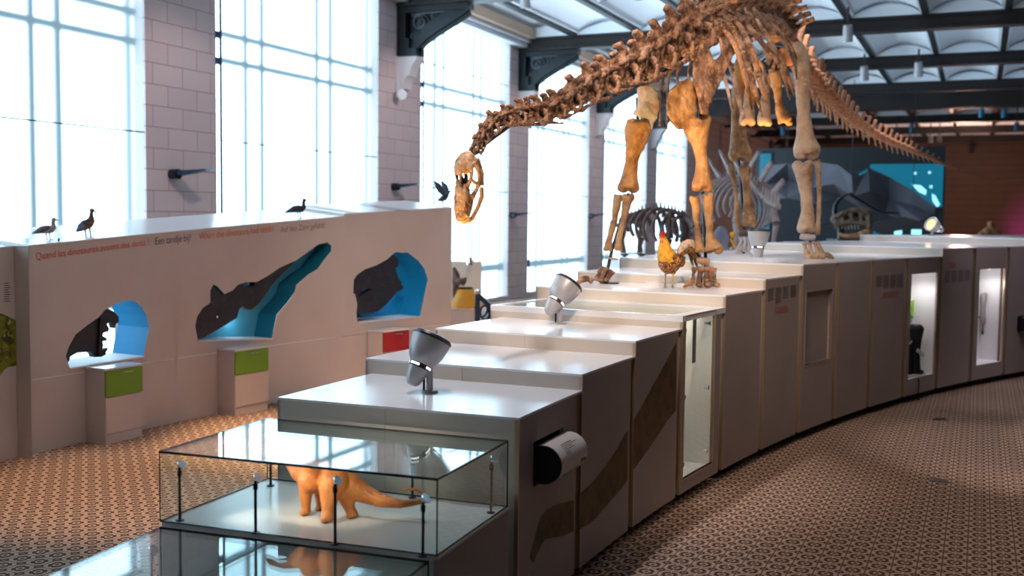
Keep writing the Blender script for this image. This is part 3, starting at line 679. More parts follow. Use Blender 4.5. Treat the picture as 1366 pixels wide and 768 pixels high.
ca, cb_ = -4.05, -1.97
CZ, CT = .80, 1.172
glass_case(ca, cb_, 25.69, 27.25, CZ, CT, 'low glass case holding the orange sauropod model')
glass_case(-6.50, -4.12, 25.72, 27.22, .42, .785, 'lowest glass case at the bottom edge of the photo')
def case_light(x, y0, y1, zb, label, R=None):
    p = Vector(atz(x, y0, zb)); d = np.hypot(p.x, p.y); r = ray(x, y1); zt = HC+r[2]*d/np.hypot(r[0], r[1])
    t = thing('case_light', label, 'light', (p.x, p.y, zb), 0, 'thin stalk lights in the glass cases')
    MB().lathe([(0, 0), (.022, 0), (.022, .006), (.006, .008), (.006, .14)], Matrix.Translation(p)).build('stalk_foot', 'black', t)
    mb = MB(); mb.cyl(p+Vector((0, 0, .008)), (p.x, p.y, zt-.03), .0075, n=10); mb.cyl((p.x, p.y, zt-.085), (p.x, p.y, zt-.055), .012, n=10); mb.build('stalk', 'black', t)
    hd = MB(); hd.lathe([(0, 0), (.012, 0), (.026, .018), (.026, .024), (0, .024)], Matrix.Translation((p.x, p.y, zt-.035)) @ Matrix.Rotation(.9, 4, 'Y')); hd.build('lamp_head', 'chrome', t)
    MB().ball((p.x+.01, p.y-.012, zt-.02), .007, nu=8, nv=6).build('lens', 'lens_white', t)
for x, y0, y1, wd in ((240, 694, 613, 'front left corner of the orange model case'), (341, 711, 630, 'front edge left of the orange model'), (447, 726, 634, 'in front of the hind leg of the orange model'), (564, 742, 658, 'front right corner of the orange model case'), (655, 684, 606, 'rear right corner of the orange model case'), (361, 648, 590, 'rear left corner of the orange model case'), (550, 664, 602, 'rear edge behind the model tail')):
    case_light(x, y0, y1, CZ, 'thin black stalk light at '+wd if 'corner' in wd or 'edge' in wd else 'thin black stalk light '+wd)
case_light(202, 800, 726, .42, 'thin black stalk light inside the lowest case near the bottom edge')

for x, y, z_, tg in ((341, 711, CZ+.30, (440, 660)), (240, 694, CZ+.28, (400, 670)), (447, 726, CZ+.31, (470, 650))):      # the stalk lights' own beams
    p = Vector(atz(x, y, CZ)); q_ = Vector(atz(tg[0], tg[1]+20, CZ)); spot('stalk_beam', (p.x+.02, p.y+.02, z_), q_+Vector((0, 0, .08)), 11, (1, .88, .7), 80, .8, .02)
# orange sauropod model, facing left and away
fp = [atz(408, 687, CZ), atz(437, 697, CZ), atz(428, 680, CZ), atz(470, 691, CZ)]
bd = atd(440, 640, 5.45)
t = thing('sauropod_model', 'orange sauropod dinosaur model standing in the glass case', 'model', (fp[1][0], fp[1][1], CZ))
def at_(x, y, D): return Vector(atd(x, y, D))
mb = MB()
Pz = lambda x, y: Vector(atz(x, y, CZ))
f1, f2, f3, f4 = [Vector(p) for p in fp]
D1 = (f1-Vector(CAM)).dot(Vector(FW)); D2 = (f2-Vector(CAM)).dot(Vector(FW)); D3 = (f3-Vector(CAM)).dot(Vector(FW)); D4 = (f4-Vector(CAM)).dot(Vector(FW))
Dm = (D2+D3)/2
px2 = Dm/F
body = [(570, 667, Dm-.10), (556, 670, Dm-.08), (535, 672, Dm-.06), (510, 668, Dm-.03), (488, 659, Dm), (468, 648, Dm), (450, 640, Dm), (430, 636, Dm+.02), (412, 632, Dm+.04), (398, 627, Dm+.07), (388, 617, Dm+.10), (379, 610, Dm+.13), (370, 607, Dm+.16), (361, 608, Dm+.18), (353, 612, Dm+.2)]
br = [3, 4, 6, 9, 13, 18, 22, 24, 21, 14, 9, 7, 6, 7, 3]
mb.tube([at_(*q) for q in body], [r*px2 for r in br], 18, side=(0, 0, 1), flat=.85)
def leg(top, foot, D0, w0, w1):
    a = at_(top[0], top[1], D0); b = foot+Vector((0, 0, .012)); m = (a+b)/2
    mb.tube([a, a*.6+m*.4, m+(a-b)*.04, m*.45+b*.55, b+Vector((0, 0, .012)), b], [w0*px2, w0*px2*.95, (w0*.5+w1*.5)*px2, w1*px2, w1*px2*1.1, w1*px2*1.2], 12)
    mb.ball(b+Vector((-.008, -.01, -.002)), (.022, .022, .012))
leg((408, 640), f1, D1*.5+Dm*.5, 11, 6.5); leg((441, 643), f2, D2*.6+Dm*.4, 16, 8.5); leg((426, 650), f3, D3*.7+Dm*.3, 9, 6); leg((457, 648), f4, D4*.7+Dm*.3, 14, 7)
mb.ball(at_(446, 640, Dm-.07), (.075, .075, .085)); mb.ball(at_(413, 638, Dm-.05), (.06, .06, .075))
bo = fobj('body', mb, 'orange_skin', t, .0075, 4, .0012, 40)
bo.data.transform(Matrix.Translation((0, 0, 0)))
mb = MB()
pts = spline([(b_[0], b_[1]-r*.92, b_[2]) for b_, r in zip(body[:9], br[:9])], 60)
for i, q in enumerate(pts):
    p = at_(*q); h = .016*(.5+.5*sin(pi*i/60)); mb.lathe([(.0035, -.004), (0, h)], Matrix.Translation(p), 5)
mb.build('back_spines', 'orange_skin', t)
MB().tube([at_(534, 654, Dm+.02), at_(545, 652, Dm+.02), at_(556, 653, Dm), at_(566, 660, Dm-.04), at_(571, 667, Dm-.10)], [.003, .006, .008, .009, .010], 10).build('tail_tip', 'orange_skin', t)

# ------------------------------------------------------------------ bowl spotlights on the platform
def bowl_lamp(label, base, axis, head, scale=1., lit=False, stem=True):
    """base = foot on the platform, head = centre of the big bowl, axis = direction the lamp points"""
    base, head, axis = Vector(base), Vector(head), Vector(axis).normalized()
    t = thing('bowl_spotlight', label, 'lamp', base, 0, 'grey bowl spotlights on the platform')
    q = axis.to_track_quat('Z', 'Y').to_matrix().to_4x4(); mx = Matrix.Translation(head) @ q; s = scale
    sc = lambda pr: [(r*s, z*s) for r, z in pr]
    MB().lathe(sc([(.070, -.088), (.094, -.06), (.112, -.01), (.122, .045), (.126, .085), (.118, .090), (.112, .06)]), mx, 40).build('bowl', 'lamp_grey', t)
    MB().lathe(sc([(.127, .078), (.130, .090), (.120, .104), (.08, .115), (0, .12)] if not lit else [(.127, .078), (.130, .090), (.112, .100), (.085, .088), (.08, .07)]), mx, 40).build('rim', 'lamp_dark' if not lit else 'lamp_grey', t)
    if lit: MB().lathe(sc([(.088, .08), (.05, .088), (0, .09)]), mx, 30).build('lens', 'lens', t)
    mb = MB(); mb.lathe(sc([(0, -.12), (.066, -.12), (.070, -.115), (.070, -.085), (.064, -.082), (.064, -.05), (0, -.05)]), mx, 32); mb.build('neck_ring', 'lamp_dark', t)
    mb = MB()
    for k in range(4):
        a = k*pi/2+.5; p = [Vector((.0725*cos(a+d)*s, .0725*sin(a+d)*s, z*s)) for z in (-.108, -.094) for d in (-.45, -.15, .15, .45)]
        mb.add([mx @ v for v in p], [(i, i+1, i+5, i+4) for i in range(3)])
    mb.build('light_slit', 'slit', t, smooth=0)
    MB().lathe(sc([(0, -.232), (.028, -.230), (.044, -.215), (.058, -.17), (.070, -.118), (.06, -.115), (0, -.115)]), mx, 32).build('rear_cap', 'lamp_grey', t)
    if stem:
        pv = head-axis*.1*s
        hd = Vector((pv.x-base.x, pv.y-base.y, 0)); top = Vector((base.x, base.y, max(base.z+.10, pv.z-.01*s)))
        mb = MB(); mb.cyl(base+Vector((0, 0, .012)), top, .021*s, n=16); mb.ball(top, .024*s, nu=12, nv=8); mb.bar(top, pv, .02*s, .035*s); mb.build('stem', 'lamp_grey', t)
        MB().lathe([(0, 0), (.052*s, 0), (.052*s, .012), (.03*s, .016), (0, .016)], Matrix.Translation(base)).build('base_disc', 'lamp_grey', t)
        MB().cyl(base+Vector((-.035*s, -.01, .012)), top+Vector((-.035*s, -.01, -.03)), .008*s, n=8).build('power_rod', 'black', t)
    return t
rt3, fw3 = Vector(_r), Vector(_f); up3 = Vector((0, 0, 1))
def lamp_px(label, bpx, zb, hpx, dd, ax, scale=1., **kw):
    b = Vector(atz(*bpx, zb)); D = (b-Vector(CAM)).dot(Vector(FW))+dd; h = Vector(atd(*hpx, D))
    a = rt3*ax[0]+up3*ax[1]+fw3*ax[2]; return bowl_lamp(label, b, a, h, scale, **kw), h, a.normalized()
L1 = lamp_px('dark lit grey bowl spotlight on the lowest plinth unit', (573, 523), TOPZ[1], (569, 468), 0, (.36, .84, .25), 1.02)
L2 = lamp_px('silver bowl spotlight on the third step, right of the red drawer', (747, 432), TOPZ[3], (751, 389), 0, (.50, .70, .28), 1.02)
L3 = lamp_px('pale bowl spotlight pointing straight up beside the far hind foot', (1010, 343), TOPZ[7], (1012, 318), 0, (0.03, 1, .06), 1.08, stem=False)
L4 = lamp_px('bowl spotlight with glowing yellow lens on the far platform', (1243, 323), TOPZ[11], (1246, 301), 0, (-.80, .38, -.46), 1.0, lit=True)
for (o_, h, a), tg, pw in ((L1, (-3.2, 6.75, 2.7), 130), (L2, (-2.8, 10.8, 3.4), 480), (L3, (-2.6, 14.4, 4.5), 320)):
    spot('bowl_lamp_light', h+a*.16, tg, pw, (1, .55, .13), 75 if pw < 200 else 46, .8, .05)
spot('bowl_lamp_light', L4[1]+L4[2]*.16, L4[1]+L4[2]*3, 14, (1, .65, .2), 70, .8, .09)
p = atz(1243, 326, TOPZ[11]); point('lamp_glow', (L4[1]+L4[2]*.16+Vector((0, 0, -.1))), .5, (1, .7, .3), .05)

# ------------------------------------------------------------------ left exhibit wall
RD = 31.9
ztm = lambda a: 2.065+.0363*(a-2.745)
zte = lambda a: 2.391+.0293*(a-10.68)
TILT = .10
def zc(*pts): return pts
N1 = [(92.9, 490.3), (87.9, 474.5), (91.5, 463), (100.8, 445.9), (117.3, 433), (131.6, 423), (140.2, 413), (158.8, 403.6), (170.3, 400.3), (180.3, 402), (189.6, 410), (195.4, 420.8), (199.4, 436.6), (194.6, 458.8), (191.8, 474.5)]
S1 = [(155, 665), (125, 580), (150, 510), (215, 390), (330, 300), (430, 232), (480, 172), (535, 150), (590, 175), (640, 225), (640, 280), (612, 295), (605, 340), (590, 290), (545, 278), (530, 300), (550, 330), (545, 365), (495, 380), (490, 405), (535, 430), (520, 455), (490, 455), (495, 500), (485, 530), (535, 515), (540, 530), (520, 560), (520, 580), (480, 600), (415, 605), (400, 570), (360, 555), (250, 565), (190, 600), (180, 640)]
S1 = [(70+x/6.98, 390+y/6.98) for x, y in S1]
q2 = lambda L: [(240+x/4.8, 310+y/4.8) for x, y in L]
N2 = q2([(115, 690), (98, 600), (110, 540), (145, 485), (195, 450), (195, 370), (215, 332), (240, 345), (285, 395), (340, 370), (370, 335), (420, 317), (490, 318), (560, 280), (640, 225), (745, 178), (820, 125), (890, 75), (945, 63), (970, 85), (968, 120), (930, 165), (880, 235), (820, 270), (780, 305), (745, 335), (735, 380), (690, 445), (620, 525), (590, 676)])
S2 = q2([(115, 688), (98, 600), (110, 540), (145, 485), (195, 450), (195, 370), (215, 332), (240, 345), (285, 395), (340, 370), (370, 335), (410, 317), (420, 335), (450, 348), (490, 340), (490, 318), (560, 280), (640, 225), (745, 178), (757, 180), (700, 240), (640, 300), (600, 345), (580, 380), (550, 420), (520, 460), (470, 500), (440, 490), (415, 475), (395, 495), (380, 550), (300, 600), (230, 640), (170, 675)])
q3 = lambda L: [(440+x/6.4, 320+y/6.4) for x, y in L]
N3 = q3([(240, 700), (225, 640), (235, 550), (215, 460), (200, 455), (205, 340), (235, 295), (300, 250), (400, 215), (490, 165), (545, 115), (565, 103), (620, 110), (665, 105), (715, 145), (760, 180), (805, 240), (838, 335), (815, 440), (790, 560), (770, 650)])
S3 = q3([(228, 635), (235, 550), (215, 460), (200, 455), (205, 340), (235, 295), (300, 250), (400, 215), (490, 165), (545, 115), (590, 140), (608, 185), (605, 230), (585, 240), (595, 285), (610, 330), (635, 360), (632, 375), (650, 400), (640, 425), (600, 445), (560, 490), (500, 560), (440, 610), (390, 625)])
H3 = q3([(300, 420), (378, 412), (380, 425), (335, 440), (300, 470), (292, 455), (290, 488), (275, 492), (280, 458), (300, 445)])
def az(px, R=RD): return [(ang(p), p[2]) for p in (hitR(x, y, R) for x, y in px)]
def sheet(loops, R=RD, step=.5):
    """flat outline with holes in (angle, height), cut in narrow strips and bent to the wall's curve"""
    bm = bmesh.new(); es = []
    for L in loops:
        vs = [bm.verts.new((a, z, 0)) for a, z in L]; es += [bm.edges.new((vs[i], vs[(i+1) % len(vs)])) for i in range(len(vs))]
    bmesh.ops.triangle_fill(bm, use_beauty=True, edges=es, normal=(0, 0, 1))
    lo = min(v.co.x for v in bm.verts); hi = max(v.co.x for v in bm.verts); a = lo+step
    while a < hi:
        bmesh.ops.bisect_plane(bm, geom=bm.verts[:]+bm.edges[:]+bm.faces[:], plane_co=(a, 0, 0), plane_no=(1, 0, 0)); a += step
    for v in bm.verts: v.co = PT(R, v.co.x, v.co.y)
    me = bpy.data.meshes.new('sheet'); bm.to_mesh(me); bm.free(); return me
def sheet_obj(name, loops, m, parent, R=RD, step=.5):
    me = sheet(loops, R, step); me.transform(parent.matrix_basis.inverted()); return link(name, me, m, parent, 0)
def seam_z(a): return .735
aS = ang(hitR(235, 420, RD)); aM = ang(hitR(460, 350, RD)); aE = 15.49; aB = 2.745
def exhibit(label, a0, a1, zf, niches, Rf=RD):
    t = thing('exhibit_wall', label, 'exhibit wall', PT(Rf+.4, (a0+a1)/2, 0), 0, 'wall units of the left exhibit')
    g = .012
    top = [(a1-g-(a1-a0-2*g)*i/6, zf(a1-g-(a1-a0-2*g)*i/6)-.004) for i in range(7)]
    outer = [(a0+g, .74), (a1-g, .74)]+top
    sheet_obj('upper_panel', [outer]+[az(n, Rf) for n in niches], 'panel', t, Rf)
    sheet_obj('lower_panel', [[(a0+g, 0.0), (a1-g, 0.0), (a1-g, .732), (a0+g, .732)]], 'panel', t, Rf)
    mb = MB()
    for s in range(12):
        b0, b1 = a0+(a1-a0)*s/12, a0+(a1-a0)*(s+1)/12
        vs = [PT(Rf-.004, b0, zf(b0)-.012), PT(Rf-.004, b1, zf(b1)-.012), PT(Rf+1.0, b1, zf(b1)+TILT-.012), PT(Rf+1.0, b0, zf(b0)+TILT-.012)]
        mb.hexa(vs+[v+Vector((0, 0, .012)) for v in vs])
    mb.build('top', 'top', t)
    mb = MB(); mb.wedge(Rf+.008, Rf+1.0, a0, a0+.04, 0, 1, 1, zt=lambda a, R: zf(a)+TILT*(R-Rf)-.014); mb.wedge(Rf+.008, Rf+1.0, a1-.04, a1, 0, 1, 1, zt=lambda a, R: zf(a)+TILT*(R-Rf)-.014)
    mb.build('end_panel', 'panel', t)
    mb = MB(); mb.wedge(Rf+.012, Rf+.02, a0, a0+.04, 0, 1, 1, zt=lambda a, R: zf(a)-.02); mb.wedge(Rf+.012, Rf+.02, a0, a1, .725, .745, 6); mb.build('seam_backing', 'lit_white', t)
    return t
X1 = exhibit('nearest long white exhibit wall with a dark bear-like cut-out window', aB, aS, ztm, [N1])
X2 = exhibit('middle white exhibit wall with a long slanting cut-out window', aS, aM, ztm, [N2])
X3 = exhibit('end white exhibit wall with a rounded cut-out window above red drawer', aM, aE, zte, [N3], RD+.012)
def lining(t, px, side, back, depth, backpart=None, R=RD):
    L = az(px, R); n = len(L); mb = MB(); vs = [PT(R+.001, a, z) for a, z in L]+[PT(R+depth, a, z) for a, z in L]
    mb.add(vs, [(i, (i+1) % n, (i+1) % n+n, i+n) for i in range(n-1)]); mb.build('niche_lining', side, t, smooth=0)
    MB().add([vs[n-1], vs[0], vs[n], vs[2*n-1]], [(0, 1, 2, 3)]).build('niche_ledge', 'lit_white', t, smooth=0)
    if back: sheet_obj('niche_back', [L], back, t, R+depth)
    mb = MB(); e0, e1 = vs[n-1], vs[0]; mb.bar(e0+Vector((0, 0, -.008)), e1+Vector((0, 0, -.008)), .03, .016); mb.build('ledge_edge', 'lit_white', t)
lining(X1, N1, 'cyan', None, .5)
lining(X2, N2, 'cyan_deep', 'cyan_pale', .32)
lining(X3, N3, 'cyan', 'cyan', .42, R=RD+.012)
mb = MB(); aq = [az([q])[0] for q in (N2[-2], N2[-8], N2[-12], N2[-14])]
for px, pw, R_, c in (((165, 430), 1.2, .3, (.7, .9, 1)), ((330, 430), .9, .2, (.6, .85, 1)), ((540, 400), .9, .25, (.5, .8, 1))):
    p = hitR(*px, RD); point('niche_light', PT(RD+R_, ang(p), p[2]), pw, c, .05)
def cast(name, label, px, m, R0, th, loc_a, hole=None):
    L = az(px, RD); t = thing(name, label, 'fossil cast', PT(R0, sum(a for a, z in L)/len(L), min(z for a, z in L)), 0)
    bm = bmesh.new(); es = []; 
    for Q in [L]+([hole] if hole else []):
        vs = [bm.verts.new(PT(R0, a, z)) for a, z in Q]; es += [bm.edges.new((vs[i], vs[(i+1) % len(vs)])) for i in range(len(vs))]
    bmesh.ops.triangle_fill(bm, use_beauty=True, edges=es, normal=(1, 0, 0))
    r = bmesh.ops.extrude_face_region(bm, geom=bm.faces[:])
    d = Vector((-1, .15, 0))*th
    for v in r['geom']:
        if isinstance(v, bmesh.types.BMVert): v.co += d
    bmesh.ops.recalc_face_normals(bm, faces=bm.faces); me = bpy.data.meshes.new(name); bm.to_mesh(me); bm.free()
    me.transform(t.matrix_basis.inverted()); o = link('cast_body', me, m, t, 40)
    b = o.modifiers.new('b', 'BEVEL'); b.width = .018; b.segments = 3; b.limit_method = 'ANGLE'
    return t
c1 = cast('bear_cast', 'dark blue bear-like cast with open jaws in the left cut-out window', S1, 'fossil_black', RD+.03, .10, 0)
mb = MB(); p0 = az([(136.5, 424)])[0]; p1 = az([(134, 476)])[0]
mb.bar(PT(RD+.022, *p0), PT(RD+.022, *p1), .045, .03, up=(1, 0, 0)); mb.build('support_bar', 'black', c1)
c2 = cast('long_snout_cast', 'dark streaked long snouted skull cast in the slanting cut-out window', S2, 'fossil_streak', RD+.03, .10, 0)
p0 = az([(291.5, 422.5)])[0]; MB().tube([PT(RD+.02, *p0), PT(RD+.035, *p0)], [.014, .014], 10).build('eye_stud', 'chrome', c2)
c3 = cast('deep_skull_cast', 'dark deep skull cast on a thin foot in the right cut-out window', S3, 'fossil_streak', RD+.045, .10, 0, hole=az(H3))
p0 = az([(485.5, 418)])[0]; p1 = az([(485.5, 424)])[0]
mb = MB(); mb.cyl(PT(RD+.10, p1[0], p1[1]-.0), PT(RD+.10, p0[0], p0[1]+.05), .014); mb.lathe([(0, 0), (.07, 0), (.07, .012), (0, .015)], Matrix.Translation(PT(RD+.12, *p1))); mb.build('cast_foot', 'black', c3)
for px, nm, t_ in (((483, 332), 'rib', c3),):
    pass
# lettering
def lettering(txt, pa, pb, m, t, R=RD, hscale=1.):
    cu = bpy.data.curves.new('lettering', 'FONT'); cu.body = txt; cu.size = 1; o = bpy.data.objects.new('tmp', cu); COL.objects.link(o)
    dg = bpy.context.evaluated_depsgraph_get(); dg.update(); me = bpy.data.meshes.new_from_object(o.evaluated_get(dg)); bpy.data.objects.remove(o)
    x1 = max(v.co.x for v in me.vertices); x0 = min(v.co.x for v in me.vertices)
    (a0, z0), (a1, z1) = az([pa, pb], R); L = radians(a1-a0)*R; s = L/(x1-x0)
    for v in me.vertices:
        u = (v.co.x-x0)/(x1-x0); y = v.co.y*s*hscale
        v.co = PT(R-.003-v.co.z, a0+(a1-a0)*u, z0+(z1-z0)*u+y)
    me.transform(t.matrix_basis.inverted()); return link('lettering', me, m, t, 0)
lettering('Quand les dinosaures avaient des dents !', (47.5, 346.5), (198, 326.5), 'ink_red', X1, hscale=1.12)
lettering('Een tandje bij!', (207, 326.3), (254, 321), 'ink_purple', X2, RD, 1.25)
lettering('When the dinosaurs had teeth!', (265, 319.5), (364.5, 308.5), 'ink_orange', X2, RD, 1.2)
lettering('Auf den Zahn gefühlt!', (374, 310), (433.5, 303.5), 'ink_brown', X2, RD, 1.15)
# neighbouring unit at the far left with its printed picture
A, B, C_ = Vector(atz(43, 611, 0)), Vector(atz(21, 608.8, 0)), Vector(atz(-6, 615.5, 0))
dirC = (C_-B).normalized(); C2 = B+dirC*2.2
t = thing('exhibit_wall', 'exhibit wall at the left edge with a green printed picture', 'exhibit wall', (B.x-.3, B.y-.6, 0), 0, 'wall units of the left exhibit')
def qwall(mb, p, q, z0, z1a, z1b, th=.03):
    d = (q-p); nrm = Vector((-d.y, d.x, 0)).normalized()*th
    f = [p+Vector((0, 0, z0)), q+Vector((0, 0, z0)), q+nrm+Vector((0, 0, z0)), p+nrm+Vector((0, 0, z0)), p+Vector((0, 0, z1a)), q+Vector((0, 0, z1b)), q+nrm+Vector((0, 0, z1b)), p+nrm+Vector((0, 0, z1a))]; mb.hexa(f)
mb = MB(); qwall(mb, B, C2, 0, 2.055, 1.98); mb.build('front_panel', 'panel', t)
MB().hexa([v for v in [A+Vector((0, 0, 0)), B, B+Vector((-.03, 0, 0)), A+Vector((-.03, 0.01, 0))]]+[v+Vector((0, 0, 2.06)) for v in [A, B, B+Vector((-.03, 0, 0)), A+Vector((-.03, .01, 0))]]).build('return_panel', 'riser', t)
mb = MB(); vs = [A+Vector((0, 0, 2.05)), B+Vector((0, 0, 2.045)), C2+Vector((0, 0, 1.975)), C2+Vector((-1, -.1, 2.07)), A+Vector((-1, 0, 2.15))]; mb.prism(vs, [v+Vector((0, 0, .014)) for v in vs]); mb.build('top', 'top', t)
nB = Vector((dirC.y, -dirC.x, 0)); nB = nB if nB.x > 0 else -nB
def onB(x, y, off=.036):
    d = Vector(ray(x, y)); o = Vector(CAM); tt = (B-o).dot(nB)/d.dot(nB); return o+d*tt+nB*off
def flatpoly(px, m, name, off):
    vs = [onB(x, y, off) for x, y in px]; MB().add(vs, [tuple(range(len(vs)))]).build(name, m, t, smooth=0)
M['pic_green'] = mat('printed_green_picture', (.22, .23, .01), .6, noise_=[(11, (.035, .045, .004), .42, .6), (26, (.5, .5, .12), .6, .7)])
flatpoly([(-14, 415), (2, 419), (10, 423), (18.5, 427), (19, 487), (8, 489), (3, 492), (-3, 500), (-14, 520)], 'pic_green', 'printed_picture', .034)
mb = MB()
for r_ in range(9):
    y = 377+r_*3.0; vs = [onB(2, y), onB(8+(r_ % 3), y-.2), onB(8+(r_ % 3), y+1.0), onB(2, y+1.2)]; mb.add(vs, [(0, 1, 2, 3)])
mb.build('printed_text', 'ink_grey', t, smooth=0)

# drawer pedestals under the windows
ped = None
for a0, a1, colr, lab in ((3.93, 4.83, 'green', 'white pedestal with a green drawer under the left cut-out window'), (7.33, 8.33, 'green', 'white pedestal with a green drawer under the slanting cut-out window'), (12.22, 13.2, 'red', 'white pedestal with a red drawer under the right cut-out window')):
    R0, R1 = 31.60, 31.895
    t = thing('drawer_pedestal', lab, 'pedestal', PT(31.75, (a0+a1)/2, 0), 0, 'drawer pedestals along the left exhibit')
    mb = MB(); mb.wedge(R0+.02, R1, a0, a1, .1, .765, 1); mb.wedge(R0+.015, R1, a0+.01, a1-.01, 0, .1, 1); mb.build('body', 'panel', t)
    MB().wedge(R0+.004, R0+.02, a0+.005, a1-.005, .108, .48, 1).build('front_panel', 'panel', t)
    MB().wedge(R0-.002, R1, a0-.012, a1+.012, .77, .79, 1).build('top', 'top', t)
    d = MB().wedge(R0, R0+.02, a0+.01, a1-.005, .49, .762, 1).build('drawer', colr, t)
    h = MB(); w = (a1-a0); h.wedge(R0-.022, R0-.012, a0+w*.42, a0+w*.70, .725, .735, 1)
    for q in (.45, .67): h.wedge(R0-.016, R0+.004, a0+w*q, a0+w*(q+.012), .727, .733, 1)
    hh = h.build('handle', 'chrome', t); hh.parent = d

# ------------------------------------------------------------------ stuffed birds
def on_top(px, py, zf, Rf=RD):
    best = min((abs(hitR(px, py, R)[2]-(zf(ang(hitR(px, py, R)))+TILT*(R-Rf))), R) for R in np.arange(Rf+.05, Rf+.9, .02)); p = hitR(px, py, best[1]); a = ang(p)
    return Vector((p[0], p[1], zf(a)+TILT*(best[1]-Rf)+.002))
def bird(label, pos, heading, h, style):
    """h = height in metres; x forward, z up"""
    t = thing('stuffed_duck' if style != 'wings' else 'stuffed_bird', label, 'bird', pos, heading)
    s = h; V = lambda *q: Vector(q)*s
    cols = {'duck': ('d_grey', 'd_rust', 'd_pale'), 'tall': ('d_blue', 'd_rust', 'd_rust'), 'dark': ('d_black',)*3, 'wings': ('d_black', 'd_black', 'd_black')}[style]
    low = style in ('duck', 'dark'); up_ = style == 'tall'
    mb = MB()
    if low:
        mb.tube([V(-.62, 0, .26), V(-.42, 0, .33), V(-.2, 0, .42), V(.05, 0, .45), V(.22, 0, .46), V(.31, 0, .55), V(.29, 0, .68), V(.27, 0, .80)], [.03*s, .09*s, .165*s, .19*s, .165*s, .11*s, .085*s, .085*s], 14, side=(0, 1, 0)); mb.ball(V(.32, 0, .87), (.105*s, .085*s, .095*s))
    elif up_:
        mb.tube([V(-.40, 0, .20), V(-.27, 0, .28), V(-.12, 0, .38), V(.04, 0, .47), V(.13, 0, .58), V(.14, 0, .70), V(.13, 0, .82)], [.03*s, .09*s, .15*s, .165*s, .13*s, .075*s, .065*s], 14, side=(0, 1, 0)); mb.ball(V(.16, 0, .90), (.085*s, .07*s, .08*s))
    else:
        mb.tube([V(-.30, 0, .22), V(-.15, 0, .27), V(.0, 0, .33), V(.12, 0, .42), V(.2, 0, .55), V(.26, 0, .62)], [.03*s, .10*s, .13*s, .11*s, .06*s, .045*s], 14, side=(0, 1, 0)); mb.ball(V(.30, 0, .63), (.06*s, .045*s, .045*s))
    fobj('body', mb, cols[1] if not low else cols[2], t, .03*s, 4, .006*s, 25/s*.2, local=True)
    hx, hz = (.40, .865) if low else ((.22, .895) if up_ else (.35, .61))
    MB().tube([V(hx, 0, hz), V(hx+.09, 0, hz-(.02 if not up_ else .05)), V(hx+.15, 0, hz-(.015 if not up_ else .10))], [.04*s, .032*s, .012*s], 8, side=(0, 1, 0), flat=.6).build('bill', 'black', t, local=True)
    for sy in (-1, 1):
        mb = MB()
        if low: mb.tube([V(.22, sy*.13, .50), V(.0, sy*.175, .47), V(-.25, sy*.15, .38), V(-.52, sy*.06, .28)], [.05*s, .13*s, .10*s, .015*s], 10, side=(.3, 0, 1), flat=.35)
        elif up_: mb.tube([V(.12, sy*.12, .58), V(-.02, sy*.155, .47), V(-.18, sy*.13, .36), V(-.36, sy*.05, .22)], [.05*s, .12*s, .095*s, .02*s], 10, side=(.6, 0, 1), flat=.35)
        else:
            k = 1 if sy > 0 else .75
            mb.tube([V(.06, sy*.08, .42), V(-.02*k, sy*.3, .62), V(-.12, sy*.42, .85), V(-.28, sy*.40, 1.04)], [.05*s, .15*s, .13*s, .02*s], 10, side=(1, 0, .3), flat=.25)
        mb.build('wing', cols[0], t, local=True, smooth=60)
        lx = .08 if low else (.02 if up_ else .05); zt = .32 if low else .32
        mb = MB(); ox = lx+sy*.05; mb.tube([V(ox-.03, sy*.06, zt), V(ox-.01, sy*.06, .16), V(ox+.01, sy*.06, .01)], [.03*s, .018*s, .018*s], 8)
        mb.hexa([V(ox-.02, sy*.06-.02, 0), V(ox-.02, sy*.06+.02, 0), V(ox+.13, sy*.06+.06, 0), V(ox+.13, sy*.06-.06, 0), V(ox-.02, sy*.06-.02, .02), V(ox-.02, sy*.06+.02, .02), V(ox+.13, sy*.06+.06, .01), V(ox+.13, sy*.06-.06, .01)])
        mb.build('leg', 'd_black' if style != 'duck' else 'd_grey', t, local=True)
    return t
H0 = YAW
bird('small grey brown stuffed duck, leftmost bird on the exhibit wall', on_top(62, 320, ztm), H0+.1, .235, 'duck')
bird('upright blue grey stuffed duck with dark head, second bird from left', on_top(117, 317, ztm), H0-.1, .315, 'tall')
bird('dark stuffed duck standing above the German lettering', on_top(397, 291, ztm), H0+.15, .27, 'dark')
bird('dark stuffed bird with raised wings near the end of the exhibit wall', on_top(592, 274.6, zte), H0-.3, .36, 'wings')
p = on_top(78, 322, ztm); t = thing('cable_stub', 'tiny dark cable stub on the exhibit wall between two ducks', 'stub', p); MB().cyl(p, p+Vector((.01, 0, .03)), .008).build('stub_body', 'black', t)

